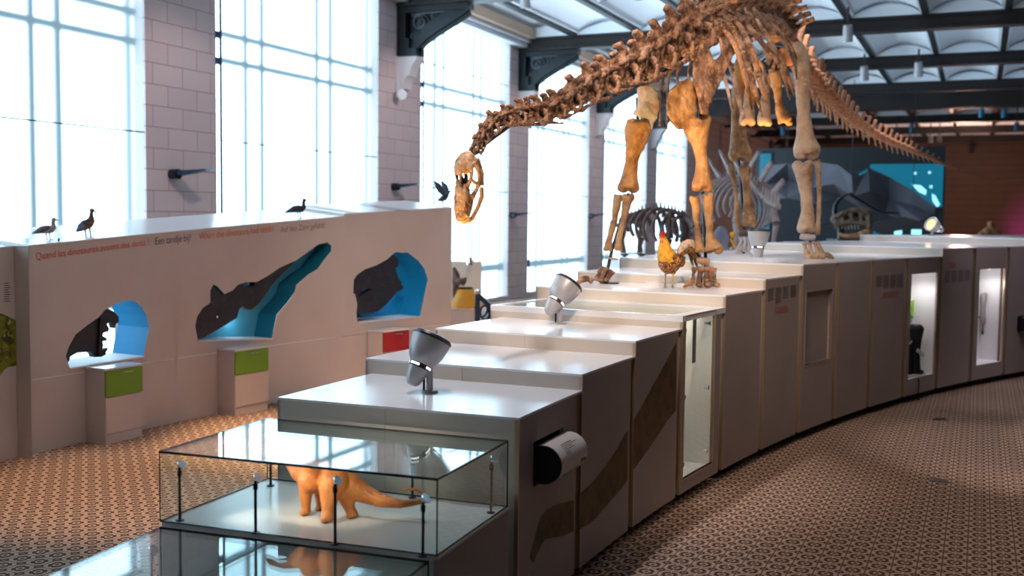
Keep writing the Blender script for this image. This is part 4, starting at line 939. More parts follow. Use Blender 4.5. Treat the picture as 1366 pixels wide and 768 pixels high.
# rooster on its white block
zR = TOPZ[5]
pb = Vector(atz(887, 382, zR))
t = thing('white_block', 'small white block under the rooster on the plinth', 'block', pb)
mb = MB(); mb.box(pb+Vector((0, 0, .022)), (.36, .30, .044), Matrix.Rotation(YAW-.05, 3, 'Z')); mb.build('block_body', 'top', t)
rp = Vector((*atz(893, 378.5, zR+.044)[:2], zR+.045))
t = thing('stuffed_rooster', 'golden stuffed rooster with brown tail beside the front leg', 'rooster', rp, radians(-115+42))
s = .51; V = lambda *q: Vector(q)*s
t.matrix_basis = Matrix.Translation(rp) @ Matrix.Rotation(YAW+pi+.78, 4, 'Z')
mb = MB(); mb.tube([V(-.36, 0, .50), V(-.25, 0, .46), V(-.08, 0, .42), V(.10, 0, .44), V(.19, 0, .52)], [.07*s, .14*s, .20*s, .20*s, .13*s], 16, side=(0, 1, 0)); mb.ball(V(.06, 0, .36), (.18*s, .17*s, .16*s)); mb.ball(V(-.02, .07, .27), (.08*s, .07*s, .1*s)); mb.ball(V(-.02, -.07, .27), (.08*s, .07*s, .1*s))
fobj('body', mb, 'f_speck', t, .016, 4, .006, 40, local=True)
mb = MB(); mb.tube([V(.06, 0, .47), V(.12, 0, .56), V(.17, 0, .68), V(.20, 0, .80), V(.22, 0, .88)], [.20*s, .185*s, .14*s, .095*s, .07*s], 16, side=(0, 1, 0)); mb.ball(V(.24, 0, .89), (.075*s, .065*s, .07*s)); fobj('hackle', mb, 'f_gold', t, .013, 3, .005, 50, local=True)
mb = MB(); mb.ball(V(.255, 0, .905), (.062*s, .058*s, .05*s))
for i, (x, z, h_) in enumerate(((.19, .96, .05), (.23, .975, .06), (.27, .97, .055), (.30, .95, .045))): mb.ball(V(x, 0, z), (.028*s, .014*s, h_*s))
for sy in (-1, 1): mb.ball(V(.28, sy*.022, .825), (.022*s, .013*s, .05*s))
fobj('comb_and_wattle', mb, 'comb', t, .006, 2, local=True)
MB().tube([V(.30, 0, .90), V(.35, 0, .892), V(.375, 0, .875)], [.022*s, .015*s, .004*s], 8).build('beak', 'skin_leg', t, local=True)
random.seed(5)
for i in range(18):
    f = i/17; sy = random.uniform(-.07, .07); L = .62+.22*random.random()
    hi_ = .86-.55*f
    mb = MB(); mb.tube(spline([V(-.27, sy*.3, .50), V(-.36, sy*.8, .50+hi_*.28), V(-.36-L*.45, sy*1.3, .48+hi_*.38), V(-.36-L*.72, sy*1.6, .38+hi_*.12-.16*f)], 9), [.02*s, .035*s, .045*s, .05*s, .05*s, .045*s, .038*s, .025*s, .005*s], 8, side=(0.2, 0, 1), flat=.3)
    mb.build('tail_feather', 'f_cream' if f < .42 else 'f_brown', t, local=True, smooth=60)
for sy in (-1, 1):
    mb = MB(); mb.tube([V(.14, sy*.16, .52), V(.0, sy*.21, .48), V(-.18, sy*.19, .43), V(-.33, sy*.12, .40)], [.06*s, .13*s, .11*s, .02*s], 10, side=(0, 0, 1), flat=.35); mb.build('wing', 'f_speck', t, local=True, smooth=60)
    mb = MB(); mb.tube([V(.0, sy*.085, .26), V(.02, sy*.09, .14), V(.015, sy*.09, .015)], [.03*s, .017*s, .018*s], 8)
    for d in (-.5, 0, .5): mb.tube([V(.015, sy*.09, .02), V(.015+.10*cos(d), sy*.09+.10*sin(d), .012)], [.014*s, .006*s], 6)
    mb.tube([V(.015, sy*.09, .02), V(-.05, sy*.09, .012)], [.014*s, .006*s], 6); mb.build('leg', 'skin_leg', t, local=True)

# ------------------------------------------------------------------ the sauropod skeleton
DINO = thing('sauropod_skeleton', 'mounted long necked sauropod skeleton with whip tail striding over the plinths', 'skeleton', PT(26.8, 12, 1.9))
DI = DINO.matrix_basis.inverted()
def W(px, py, D): return Vector(atd(px, py, D))
def frame(p, fwd, up=(0, 0, 1), s=(1, 1, 1)):
    y = Vector(fwd).normalized(); x = y.cross(Vector(up)).normalized(); z = x.cross(y)
    return Matrix(((x.x*s[0], y.x*s[1], z.x*s[2], p[0]), (x.y*s[0], y.y*s[1], z.y*s[2], p[1]), (x.z*s[0], y.z*s[1], z.z*s[2], p[2]), (0, 0, 0, 1)))
def place(name, me, mtx, parent=DINO):
    o = bpy.data.objects.new(name, me); COL.objects.link(o); o.parent = parent; o.matrix_basis = DI @ mtx; return o
def finish(me, m):
    me.materials.append(M[m]); me.polygons.foreach_set('use_smooth', [True]*len(me.polygons)); return me
def cervical(seed):
    """knobbly neck bone: thin waisted body, open sides, paired broad knobs on top, rib rods below"""
    random.seed(seed); j = lambda a: random.uniform(-a, a); mb = MB()
    mb.tube([(0, -.58, -.10), (0, -.42, -.08), (0, 0, -.14), (0, .36, -.06), (0, .56, -.02)], [.25, .30, .13, .26, .18], 14)
    for s in (-1, 1):
        mb.tube([(s*.18, -.34, .0), (s*.25, -.36, .25), (s*.20, -.30, .45)], [.13, .11, .15], 8)
        mb.tube([(s*.15, .30, .0), (s*.22, .36, .22), (s*.2, .30, .40)], [.12, .10, .12], 8)
        mb.tube([(s*.2, -.48, .40), (s*.21, -.15, .46), (s*.22, .25, .42), (s*.27, .62, .34)], [.12, .12, .11, .10], 8)
        mb.tube([(s*.14, -.22, .45), (s*.20, -.18+j(.06), .66), (s*.22, -.08+j(.08), .84+j(.06))], [.22, .19, .13], 10, side=(0, 1, 0), flat=.62)
        mb.ball((s*.22, -.06+j(.08), .84+j(.05)), (.10, .17, .10), nu=10, nv=6)
        mb.ball((s*.26, -.56, .42), (.11, .15, .13), nu=10, nv=6); mb.ball((s*.29, .62, .36), (.11, .16, .10), nu=10, nv=6)
        mb.tube([(s*.15, .05, .28), (s*.36, .04, .16), (s*.46, .10, -.02), (s*.46, .15, -.22)], [.08, .09, .08, .09], 8)
        mb.tube([(s*.15, .22, -.14), (s*.34, .22, -.26), (s*.46, .16, -.26)], [.10, .09, .09], 8)
        mb.tube([(s*.42, .46, -.24), (s*.46, .15, -.26), (s*.43, -.35, -.33), (s*.40, -1.0+j(.1), -.36)], [.05, .10, .06, .03], 8)
        mb.tube([(s*.2, -.40, .02), (s*.3, -.1, .06), (s*.3, .1, .1)], [.08, .06, .07], 6)
    mb.box((0, -.05, .42), (.3, .5, .10))
    me = fuse(mb, .036, 1, .045, 5, seed)
    return finish(me, 'bone')
def dorsal(seed):
    random.seed(seed); mb = MB()
    mb.tube([(0, -.5, 0), (0, -.35, 0), (0, 0, 0), (0, .35, 0), (0, .5, 0)], [.36, .38, .26, .38, .34], 14); mb.box((0, 0, .45), (.36, .6, .6))
    mb.tube([(0, -.05, .5), (0, -.12, 1.1), (0, -.2, 1.7), (0, -.22, 1.95)], [.20, .15, .17, .20], 8, side=(0, 1, 0), flat=.55)
    for s in (-1, 1):
        mb.tube([(s*.15, 0, .55), (s*.5, -.05, .75), (s*.85, -.08, .86)], [.15, .10, .12], 8)
        mb.tube([(s*.12, .1, .7), (s*.18, .5, .75)], [.10, .08], 8); mb.tube([(s*.12, -.1, .8), (s*.18, -.5, .8)], [.10, .08], 8)
        mb.tube([(s*.6, -.05, .75), (s*.2, -.1, 1.3)], [.06, .05], 6)
    return finish(fuse(mb, .05, 2, .03, 4, seed), 'bone')
def caudal(seed, chev=True, tiny=False):
    random.seed(seed); mb = MB()
    mb.tube([(0, -.5, 0), (0, -.38, 0), (0, 0, 0), (0, .38, 0), (0, .5, 0)], [.32, .38, .26, .38, .30], 12)
    if not tiny:
        mb.tube([(0, -.05, .2), (0, -.2, .6), (0, -.34, .92), (0, -.38, 1.05)], [.2, .16, .19, .17], 8, side=(0, 1, 0), flat=.62)
        mb.ball((0, -.37, 1.02), (.13, .2, .14))
        for s in (-1, 1): mb.tube([(s*.2, 0, .05), (s*.52, -.12, 0)], [.12, .06], 8); mb.tube([(s*.09, .1, .25), (s*.12, .6, .38)], [.08, .06], 8)
        if chev:
            for s in (-1, 1): mb.tube([(s*.13, -.5, -.2), (0, -.62, -.6)], [.07, .08], 6)
            mb.tube([(0, -.62, -.55), (0, -.85, -1.05)], [.09, .04], 6, side=(0, 1, 0))
    else:
        mb.tube([(0, -.1, .15), (0, -.4, .5)], [.1, .06], 6)
    return finish(fuse(mb, .045, 2, .02, 4, seed), 'bone_tail')
NK = [(634, 203, 7.3), (640, 189, 7.38), (649, 175, 7.5), (664, 163, 7.65), (684, 158, 7.82), (706, 156, 8.0), (730, 153, 8.3), (752, 141, 8.6), (775, 128, 8.95), (797, 116, 9.3), (822, 105, 9.65), (848, 94, 10.0), (870, 81, 10.35), (893, 66, 10.65), (917, 50, 10.95), (940, 36, 11.25)]
cerv = [cervical(i) for i in (11, 12, 13, 14, 15)]
rnd = random.Random(42)
def jit(m, a=.07, k=.10): return m @ Matrix.Rotation(rnd.uniform(-a, a), 4, 'X') @ Matrix.Rotation(rnd.uniform(-a, a), 4, 'Y') @ Matrix.Rotation(rnd.uniform(-a, a), 4, 'Z') @ Matrix.Diagonal((1+rnd.uniform(-k, k), 1+rnd.uniform(-k, k)*.5, 1+rnd.uniform(-k, k), 1))
Pn = [W(*q) for q in NK]
for i in range(15):
    a, b = Pn[i], Pn[i+1]; c = (a+b)/2; L = (a-b).length; t = i/14
    h = .105+.38*t**1.35                       # bone scale grows towards the shoulders
    place('neck_vertebra', cerv[i % 5], jit(frame(c, a-b, (0, 0, 1), (h*.88, L*1.04, h*.88))))
BK = [(940, 36, 11.25), (962, 31, 11.6), (982, 29, 12.0), (1000, 29, 12.5), (1016, 32, 13.1), (1031, 38, 13.7), (1044, 49, 14.3), (1056, 64, 14.8)]
Pb = [Vector(q) for q in spline([W(*q) for q in BK], 13)]
dors = [dorsal(21), dorsal(22)]
for i in range(12):
    a, b = Pb[i], Pb[i+1]; L = (a-b).length
    hs = .34+.16*min(1, i/5)
    place('back_vertebra', dors[i % 2], jit(frame((a+b)/2, a-b, (0, 0, 1), (.40, L*1.05, hs*.78)), .05, .08))
TL = [(1056, 64, 14.8), (1071, 87, 15.3), (1086, 107, 15.9), (1102, 126, 16.5), (1120, 143, 17.0), (1140, 160, 17.6), (1165, 177, 18.2), (1190, 189, 18.8), (1212, 198, 19.4), (1235, 208, 20.1), (1260, 219, 20.9), (1285, 229, 21.7), (1310, 236, 22.5), (1345, 240, 23.6), (1378, 238, 24.6)]
Pt = [Vector(q) for q in spline([W(*q) for q in TL], 47)]
ca1, ca2, ca3 = caudal(31), caudal(32), caudal(33, tiny=True)
for i in range(46):
    a, b = Pt[i], Pt[i+1]; L = (a-b).length; t = i/45
    h = max(.012+.05*(1-t), .42*max(0, 1-t*1.12)**1.05)
    ww = max(.02, h*1.05)
    place('tail_vertebra', (ca3 if i > 31 else (ca1, ca2)[i % 2]), jit(frame((a+b)/2, a-b, (0, 0, 1), (ww, L*1.0, h)), .09*max(0, 1-t*1.5), .12*(1-t)))
# skull: struts fused into one openwork bone
hb, hm = W(626, 209, 7.3), W(615, 289, 7.22)
ax_ = (hm-hb); SL = ax_.length; ax_.normalize()
dv = (-rt3*.62-fw3*.78); dv = (dv-ax_*dv.dot(ax_)).normalized(); uu = dv.cross(ax_)
uu = uu*.84
SK = Matrix(((uu.x, ax_.x, dv.x, hb.x), (uu.y, ax_.y, dv.y, hb.y), (uu.z, ax_.z, dv.z, hb.z), (0, 0, 0, 1)))
mb = MB()
mb.ball((0, .03, .02), (.082, .06, .06)); mb.ball((0, .065, .055), (.088, .065, .032)); mb.ball((.04, .10, .05), (.05, .045, .025)); mb.ball((-.04, .10, .05), (.05, .045, .025))
mb.tube([(0, .10, .06), (0, .16, .058), (0, .22, .055), (0, .28, .045)], [.018, .008, .012, .02], 8)
for s in (-1, 1):
    mb.tube([(s*.07, .08, .045), (s*.085, .125, .028), (s*.072, .17, .022), (s*.052, .22, .025)], [.026, .013, .012, .018], 8)
    mb.tube([(s*.08, .05, .02), (s*.10, .10, -.02), (s*.095, .15, -.05), (s*.075, .19, -.06)], [.024, .015, .016, .018], 8)
    mb.tube([(s*.07, .02, -.01), (s*.085, .10, -.07), (s*.08, .18, -.09)], [.024, .015, .018], 8)
    mb.tube([(s*.095, .15, -.05), (s*.075, .22, -.05), (s*.06, .28, -.03)], [.016, .014, .02], 8)
    mb.tube([(s*.072, .17, .022), (s*.078, .19, -.05)], [.011, .011], 8)
    mb.tube([(s*.045, .21, .035), (s*.05, .28, .02), (s*.047, .36, .008), (s*.042, .425, -.006)], [.024, .03, .03, .024], 10, side=(0, 0, 1), flat=.5)
    mb.tube([(s*.06, .26, -.025), (s*.055, .33, -.03), (s*.046, .42, -.025)], [.016, .022, .018], 8, side=(0, 0, 1), flat=.5)
    mb.tube([(s*.014, .24, .05), (s*.018, .33, .035), (s*.02, .42, .012)], [.014, .018, .02], 8)
mb.tube([(-.045, .40, -.008), (-.02, .432, .006), (.02, .432, .006), (.045, .40, -.008)], [.022, .026, .026, .022], 10)
me = fuse(mb, .0065, 2, .004, 30, 1); me.transform(SK); place('skull', finish(me, 'bone_skull'), Matrix.Identity(4)); 
mb = MB()
for s in (-1, 1):
    mb.tube([(s*.075, .19, -.10), (s*.072, .26, -.112), (s*.06, .33, -.10), (s*.045, .41, -.075), (s*.02, .44, -.062)], [.018, .022, .018, .02, .02], 10, side=(0, 0, 1), flat=.5)
mb.tube([(-.03, .432, -.064), (.03, .432, -.064)], [.02, .02], 8)
me = fuse(mb, .0065, 2, .003, 30, 2); me.transform(SK); place('lower_jaw', finish(me, 'bone_light'), Matrix.Identity(4))
mb = MB()
for i in range(11):
    th = (i-5)/5*1.2; mb.tube([(.055*sin(th), .40+.035*cos(th), -.012), (.05*sin(th), .42+.045*cos(th), -.045)], [.008, .003], 6)
    mb.tube([(.05*sin(th), .41+.03*cos(th), -.062), (.048*sin(th), .42+.035*cos(th), -.035)], [.007, .003], 6)
me = mb.mesh('teeth'); me.transform(SK); place('teeth', finish(me, 'bone_pale'), Matrix.Identity(4))

# limb bones, traced joint by joint
def lbone(name, pts, m='bone_light', side=None, flat=.75, knob=(1, 1), seed=1, vox=.014):
    """pts = (x, y, width in pixels, distance)"""
    P = [W(q[0], q[1], q[3]) for q in pts]; R = [q[2]*q[3]/F/2 for q in pts]
    n = max(8, len(pts)*4); S = spline([(*p, r) for p, r in zip(P, R)], n)
    sd = Vector(side) if side is not None else rt3
    mb = MB(); mb.tube([q[:3] for q in S], [max(.006, q[3]) for q in S], 14, side=sd, flat=flat)
    for e, kn in ((0, knob[0]), (-1, knob[1])):
        if kn:
            for s in (-1, 1): mb.ball(P[e]+sd*R[e]*.48*s*kn, (R[e]*.52, R[e]*.52*max(flat, .6), R[e]*.42), nu=12, nv=8)
    mb2 = fuse(mb, vox, 3, .010, 9, seed); me = finish(mb2, m)
    return place(name, me, Matrix.Identity(4))
def plate(name, px, D, th, m, bulge=.5, tilt=(0, 0), seed=1, vox=.012):
    """flat bone outlined in the photo, given real thickness and rounded edges; tilt = change of distance per pixel in x and y"""
    cx_ = sum(q[0] for q in px)/len(px); cy_ = sum(q[1] for q in px)/len(px)
    bm = bmesh.new(); vs = [bm.verts.new(W(x, y, D-th/2+(x-cx_)*tilt[0]+(y-cy_)*tilt[1])) for x, y in px]
    es = [bm.edges.new((vs[i], vs[(i+1) % len(vs)])) for i in range(len(vs))]
    bmesh.ops.triangle_fill(bm, use_beauty=True, edges=es, normal=tuple(fw3)); r = bmesh.ops.extrude_face_region(bm, geom=bm.faces[:])
    for v in r['geom']:
        if isinstance(v, bmesh.types.BMVert): v.co += fw3*th
    bmesh.ops.recalc_face_normals(bm, faces=bm.faces); mb = MB(); mb.v = [v.co.copy() for v in bm.verts]; bm.verts.index_update()
    mb.f = [[v.index for v in f.verts] for f in bm.faces]; mb.mi = [0]*len(mb.f); bm.free()
    return place(name, finish(fuse(mb, vox, 9, .022, 6, seed), m), Matrix.Identity(4))
a = 10.88; b = 11.3
# near front leg
plate('coracoid', [(920, 101), (908, 108), (897, 118), (891, 126), (888, 138), (890, 150), (896, 161), (906, 172), (915, 173), (925, 160), (931, 147), (931, 132), (928, 112)], a-.05, .06, 'bone_light', tilt=(.004, 0))
plate('scapula', [(963, 32), (970, 32), (977, 39), (983, 53), (986, 64), (978, 78), (967, 99), (958, 116), (949, 139), (945, 153), (936, 151), (932, 135), (929, 117), (925, 95), (928, 76), (936, 59), (945, 55), (948, 67), (952, 82), (959, 79), (963, 69), (959, 51), (960, 38)], a+.02, .07, 'bone', tilt=(.006, -.001), seed=9)
lbone('humerus', [(931, 160, 36, a), (930, 172, 37, a), (933, 190, 24, a), (936, 212, 17, a), (937, 232, 22, a), (937, 250, 30, a)], seed=3)
lbone('radius', [(926, 264, 13, a-.08), (928, 276, 12, a-.08), (930, 302, 8.5, a-.08), (932, 320, 10, a-.08), (934, 334, 14, a-.08)], seed=4, vox=.01)
lbone('ulna', [(944, 261, 17, a), (945, 275, 15, a), (946, 298, 10, a), (948, 318, 14, a), (952, 333, 26, a)], seed=5, vox=.01)
lbone('carpal', [(929, 347, 7, a), (936, 348, 10, a), (946, 350, 11, a)], 'bone_pale', side=up3, knob=(0, 0), vox=.008)
for x0, x1, y0, y1, w_ in ((926.5, 923, 357, 377, 9), (935, 933, 356, 377, 10), (943.5, 943, 355, 376, 10), (949, 949, 356, 375, 7), (953, 953, 357, 376, 8)): lbone('metacarpal', [(x0, y0, w_, a), (x0*.5+x1*.5, (y0+y1)/2, w_*.62, a), (x1, y1, w_*.95, a)], 'bone', knob=(0, 0), seed=x0, vox=.008)
for x, y, w_ in ((933, 380, 10), (944, 380, 10), (956, 380, 8)): lbone('toe_bone', [(x-3, y-2, w_*.8, a-.05), (x+1, y, w_, a-.08), (x+3, y+1.5, w_*.6, a-.1)], 'bone', knob=(0, 0), seed=x, vox=.008)
lbone('toe_claw', [(926, 376, 7, a-.03), (920, 377, 9, a-.06), (914, 380, 6, a-.08), (911, 384, 2.5, a-.1)], 'bone', side=up3, knob=(0, 0), vox=.008)
# far front leg
plate('coracoid', [(851, 111), (860, 110), (873, 115), (878, 125), (881, 140), (879, 155), (869, 174), (862, 170), (855, 160), (849, 152), (846, 153), (847, 147), (851, 142), (851, 128)], b, .06, 'bone_grey', seed=3)
lbone('humerus', [(851, 164, 33, b), (851, 174, 36, b), (847, 192, 27, b), (843, 215, 19, b), (840, 235, 23, b), (838, 251, 31, b)], seed=6)
lbone('radius', [(824.5, 261, 13, b), (823, 275, 10.5, b), (818, 300, 8, b), (813, 320, 9, b), (810.5, 333, 12.5, b)], seed=7, vox=.01)
lbone('ulna', [(838, 262, 19, b-.05), (835, 276, 12, b-.05), (830, 300, 8, b-.05), (826, 320, 9, b-.05), (824.5, 333, 12, b-.05)], seed=8, vox=.01)
lbone('carpal', [(808, 343, 2.5, b), (816, 345, 4, b), (825, 346, 2.5, b)], 'bone_pale', side=up3, knob=(0, 0), vox=.006)
for x0, y0, x1, y1, w_ in ((802, 357, 795, 374, 8), (808, 356, 800, 376, 9), (817, 361, 808, 376, 9)): lbone('metacarpal', [(x0, y0, w_, b), ((x0+x1)/2, (y0+y1)/2, w_*.7, b), (x1, y1, w_*.95, b)], 'bone', knob=(0, 0), seed=x0, vox=.008)
lbone('toe_bone', [(791, 371, 6, b-.05), (788, 374, 8, b-.05), (786, 377, 6, b-.05)], 'bone', knob=(0, 0), vox=.008)
lbone('toe_claw', [(786, 372, 7, b-.05), (779, 372, 9, b-.08), (772, 375, 7, b-.1), (768, 379, 2.5, b-.12)], 'bone', side=up3, knob=(0, 0), vox=.008)
# hind legs
c = 13.3
lbone('femur', [(1064, 60, 16, c+.3), (1068, 75, 22, c+.12), (1070, 92, 23, c), (1071, 120, 20, c), (1072, 152, 18.5, c), (1074, 178, 24, c), (1076, 198, 36, c), (1076, 206, 33, c)], 'bone_pale', seed=9)
lbone('tibia', [(1071, 220, 31, c), (1072, 230, 25, c), (1075, 256, 16.5, c), (1077, 282, 18, c), (1076, 300, 25, c), (1076, 306, 26, c)], 'bone_pale', seed=10)
lbone('fibula', [(1090, 213, 9, c+.05), (1091, 225, 8, c+.05), (1093, 256, 6.5, c+.05), (1092, 290, 6.5, c+.05), (1090, 312, 8.5, c+.05)], 'bone_pale', seed=11, vox=.01)
lbone('ankle_bone', [(1067, 315, 8, c), (1077, 316, 10, c), (1087, 316, 7, c)], 'bone_grey', side=up3, knob=(0, 0), vox=.008)
for x0, y0, x1, y1, w_ in ((1073, 324, 1076, 340, 8), (1079, 323, 1083, 341, 8), (1086, 322, 1092, 340, 8), (1090, 323, 1098, 338, 7)): lbone('metatarsal', [(x0, y0, w_, c-.05), ((x0+x1)/2, (y0+y1)/2, w_*.65, c-.07), (x1, y1, w_, c-.1)], 'bone_pale', knob=(0, 0), seed=x0, vox=.008)
for x, y in ((1077, 343), (1087, 343), (1096, 342)): lbone('toe_bone', [(x-4, y-1, 8, c-.12), (x+1, y, 9, c-.15), (x+5, y+1, 6, c-.17)], 'bone_pale', side=up3, knob=(0, 0), seed=x, vox=.008)
lbone('toe_claw', [(1100, 340, 8, c-.1), (1106, 341, 8, c-.1), (1113, 345, 3, c-.12)], 'bone_pale', side=up3, knob=(0, 0), vox=.008)
d = 14.9
lbone('femur', [(998, 62, 16, d-.2), (992, 80, 22, d), (988, 100, 21, d), (985, 135, 19, d), (985, 165, 20, d), (986, 190, 25, d), (987, 205, 32, d), (987, 210, 30, d)], 'bone_light', seed=12)
lbone('tibia', [(993, 224, 17, d), (994, 232, 14, d), (996, 260, 10, d), (998, 280, 14, d), (1000, 298, 21, d)], 'bone_light', seed=13, vox=.01)
lbone('fibula', [(975, 222, 9, d), (978, 235, 7, d), (982, 264, 6.5, d), (984, 302, 7.5, d)], 'bone_light', seed=14, vox=.01)
lbone('ankle_bone', [(985, 309, 8, d), (992, 310, 10, d), (1000, 309, 7, d)], 'bone_dark', side=up3, knob=(0, 0), vox=.01)
for x0, x1 in ((987, 983), (993, 990), (998, 997)): lbone('metatarsal', [(x0, 316, 7, d-.05), (x0+.8, 324, 5, d-.08), (x1, 336, 7, d-.1)], 'bone_grey', knob=(0, 0), seed=x0, vox=.01)
lbone('toe_claw', [(990, 330, 6, d-.12), (985, 334, 6, d-.14), (981, 340, 2.5, d-.16)], 'bone_grey', knob=(0, 0), vox=.01)
# pelvis
e = 13.9
plate('ilium', [(1018, 60), (1030, 50), (1048, 48), (1062, 58), (1068, 76), (1058, 86), (1046, 88), (1034, 92), (1024, 84)], e+.15, .08, 'bone_tail', tilt=(-.005, 0), seed=5)
lbone('ischium', [(1033, 96, 18, e), (1036, 106, 17, e), (1038, 128, 11, e), (1042, 148, 15, e), (1048, 162, 22, e)], 'bone_light', side=(rt3*.9+up3*-.4), seed=15)
lbone('pubis', [(1003, 98, 16, e+.5), (1001, 115, 13, e+.45), (999, 140, 16, e+.4), (997, 158, 21, e+.35), (997, 164, 23, e+.35)], 'bone_pale', seed=16)
lbone('pubis', [(1023, 100, 16, e+.2), (1022, 118, 12, e+.2), (1021, 140, 14, e+.15), (1020, 158, 19, e+.1), (1020, 165, 19, e+.1)], 'bone_pale', seed=17)
# ribs: near side drawn joint by joint, far side mirrored across the spine
near = [([(958, 40, 11.35), (966, 40, 10.95), (981, 62, 10.85), (995, 108, 10.95), (1003, 146, 11.15)], 7),
        ([(962, 32, 11.5), (972, 31, 11.15), (989, 62, 10.95), (1004, 110, 11.0), (1017, 156, 11.2)], 8),
        ([(974, 31, 11.8), (984, 31, 11.4), (1003, 68, 11.2), (1015, 112, 11.3), (1027, 144, 11.5)], 8),
        ([(985, 30, 12.1), (995, 31, 11.75), (1017, 58, 11.6), (1041, 88, 11.7), (1054, 134, 11.95)], 7),
        ([(998, 29, 12.5), (1008, 26, 12.15), (1030, 60, 12.05), (1048, 94, 12.1), (1060, 128, 12.3)], 7),
        ([(1010, 31, 12.9), (1020, 30, 12.55), (1042, 50, 12.5), (1059, 82, 12.55), (1063, 106, 12.7)], 6),
        ([(1022, 35, 13.3), (1030, 32, 13.0), (1050, 54, 12.95), (1060, 74, 13.0), (1063, 92, 13.1)], 6)]
for pts, wd in near:
    P = [W(*q) for q in pts]; S = spline(P, 22); r0 = wd*pts[0][2]/F/2
    mb = MB(); mb.tube(S, [r0*(.75+.4*sin(pi*i/21))*(1 if i < 19 else .8-.2*(i-19)) for i in range(22)], 8, side=rt3, flat=.55); me = mb.mesh('rib'); place('rib', finish(me, 'bone'), Matrix.Identity(4))
for x0, y0, x1, y1, x2, y2, D0, wd in ((905, 78, 884, 105, 880, 168, 11.5, 4.5), (922, 66, 893, 100, 889, 172, 11.8, 4.5), (932, 62, 906, 92, 902, 150, 12.1, 4), (945, 58, 921, 85, 917, 140, 12.4, 4), (960, 48, 935, 78, 930, 128, 12.8, 4), (968, 70, 975, 88, 992, 158, 12.9, 7), (958, 80, 965, 96, 977, 146, 12.6, 5), (1000, 60, 1018, 90, 1024, 122, 13.6, 5)):
    S = spline([W(x0+30, y0-30, D0-.2), W(x0, y0, D0), W(x1, y1, D0+.2), W((x1+x2)/2, (y1+y2)/2, D0+.15), W(x2, y2, D0)], 18)
    mb = MB(); mb.tube(S, [wd*D0/F/2*(.8+.3*sin(pi*i/17)) for i in range(18)], 8, side=rt3, flat=.6); place('rib', finish(mb.mesh('rib'), 'bone'), Matrix.Identity(4))
# black steel mount
mb = MB()
def rod(q, r=.016): mb.tube([W(*p) for p in q], [r]*len(q), 8)
rod([(838, 258, b+.04), (838, 262, b+.05), (816, 335, b+.06), (806, 378, b)], .018); rod([(937, 256, a+.05), (938, 262, a+.06), (941, 335, a+.06), (941, 382, a+.05)], .018)
rod([(1080, 209, c+.05), (1082, 222, c+.06), (1080, 310, c+.06), (1082, 345, c)], .018); rod([(985, 212, d+.05), (987, 224, d+.06), (992, 305, d+.06), (992, 338, d)], .018)
rod([(640, 196, 7.38), (684, 163, 7.84), (752, 146, 8.62), (822, 110, 9.67), (893, 72, 10.67), (940, 42, 11.27)], .02); rod([(940, 40, 11.3), (985, 36, 12.1), (1031, 44, 13.75), (1058, 68, 14.8), (1102, 128, 16.5), (1165, 178, 18.2)], .02)
rod([(850, 120, b+.1), (900, 85, 11.4), (945, 45, 11.35)], .02); rod([(850, 130, b+.05), (851, 165, b+.05)], .018); rod([(936, 110, a+.05), (934, 160, a+.05)], .018)
rod([(988, 85, d), (1035, 60, 14.0), (1066, 66, c+.3)], .022)
rod([(998, 100, e+.5), (1040, 60, 14.0)], .016); rod([(1022, 100, e+.2), (1040, 60, 14.0)], .016); rod([(1034, 96, e), (1040, 70, 14.0)], .016)
mb.lathe([(0, 0), (.10, 0), (.10, .012), (0, .014)], Matrix.Translation(atz(813, 378, TOPZ[5])))
me = mb.mesh('steel_mount'); me.materials.append(M['black']); place('steel_mount', me, Matrix.Identity(4))

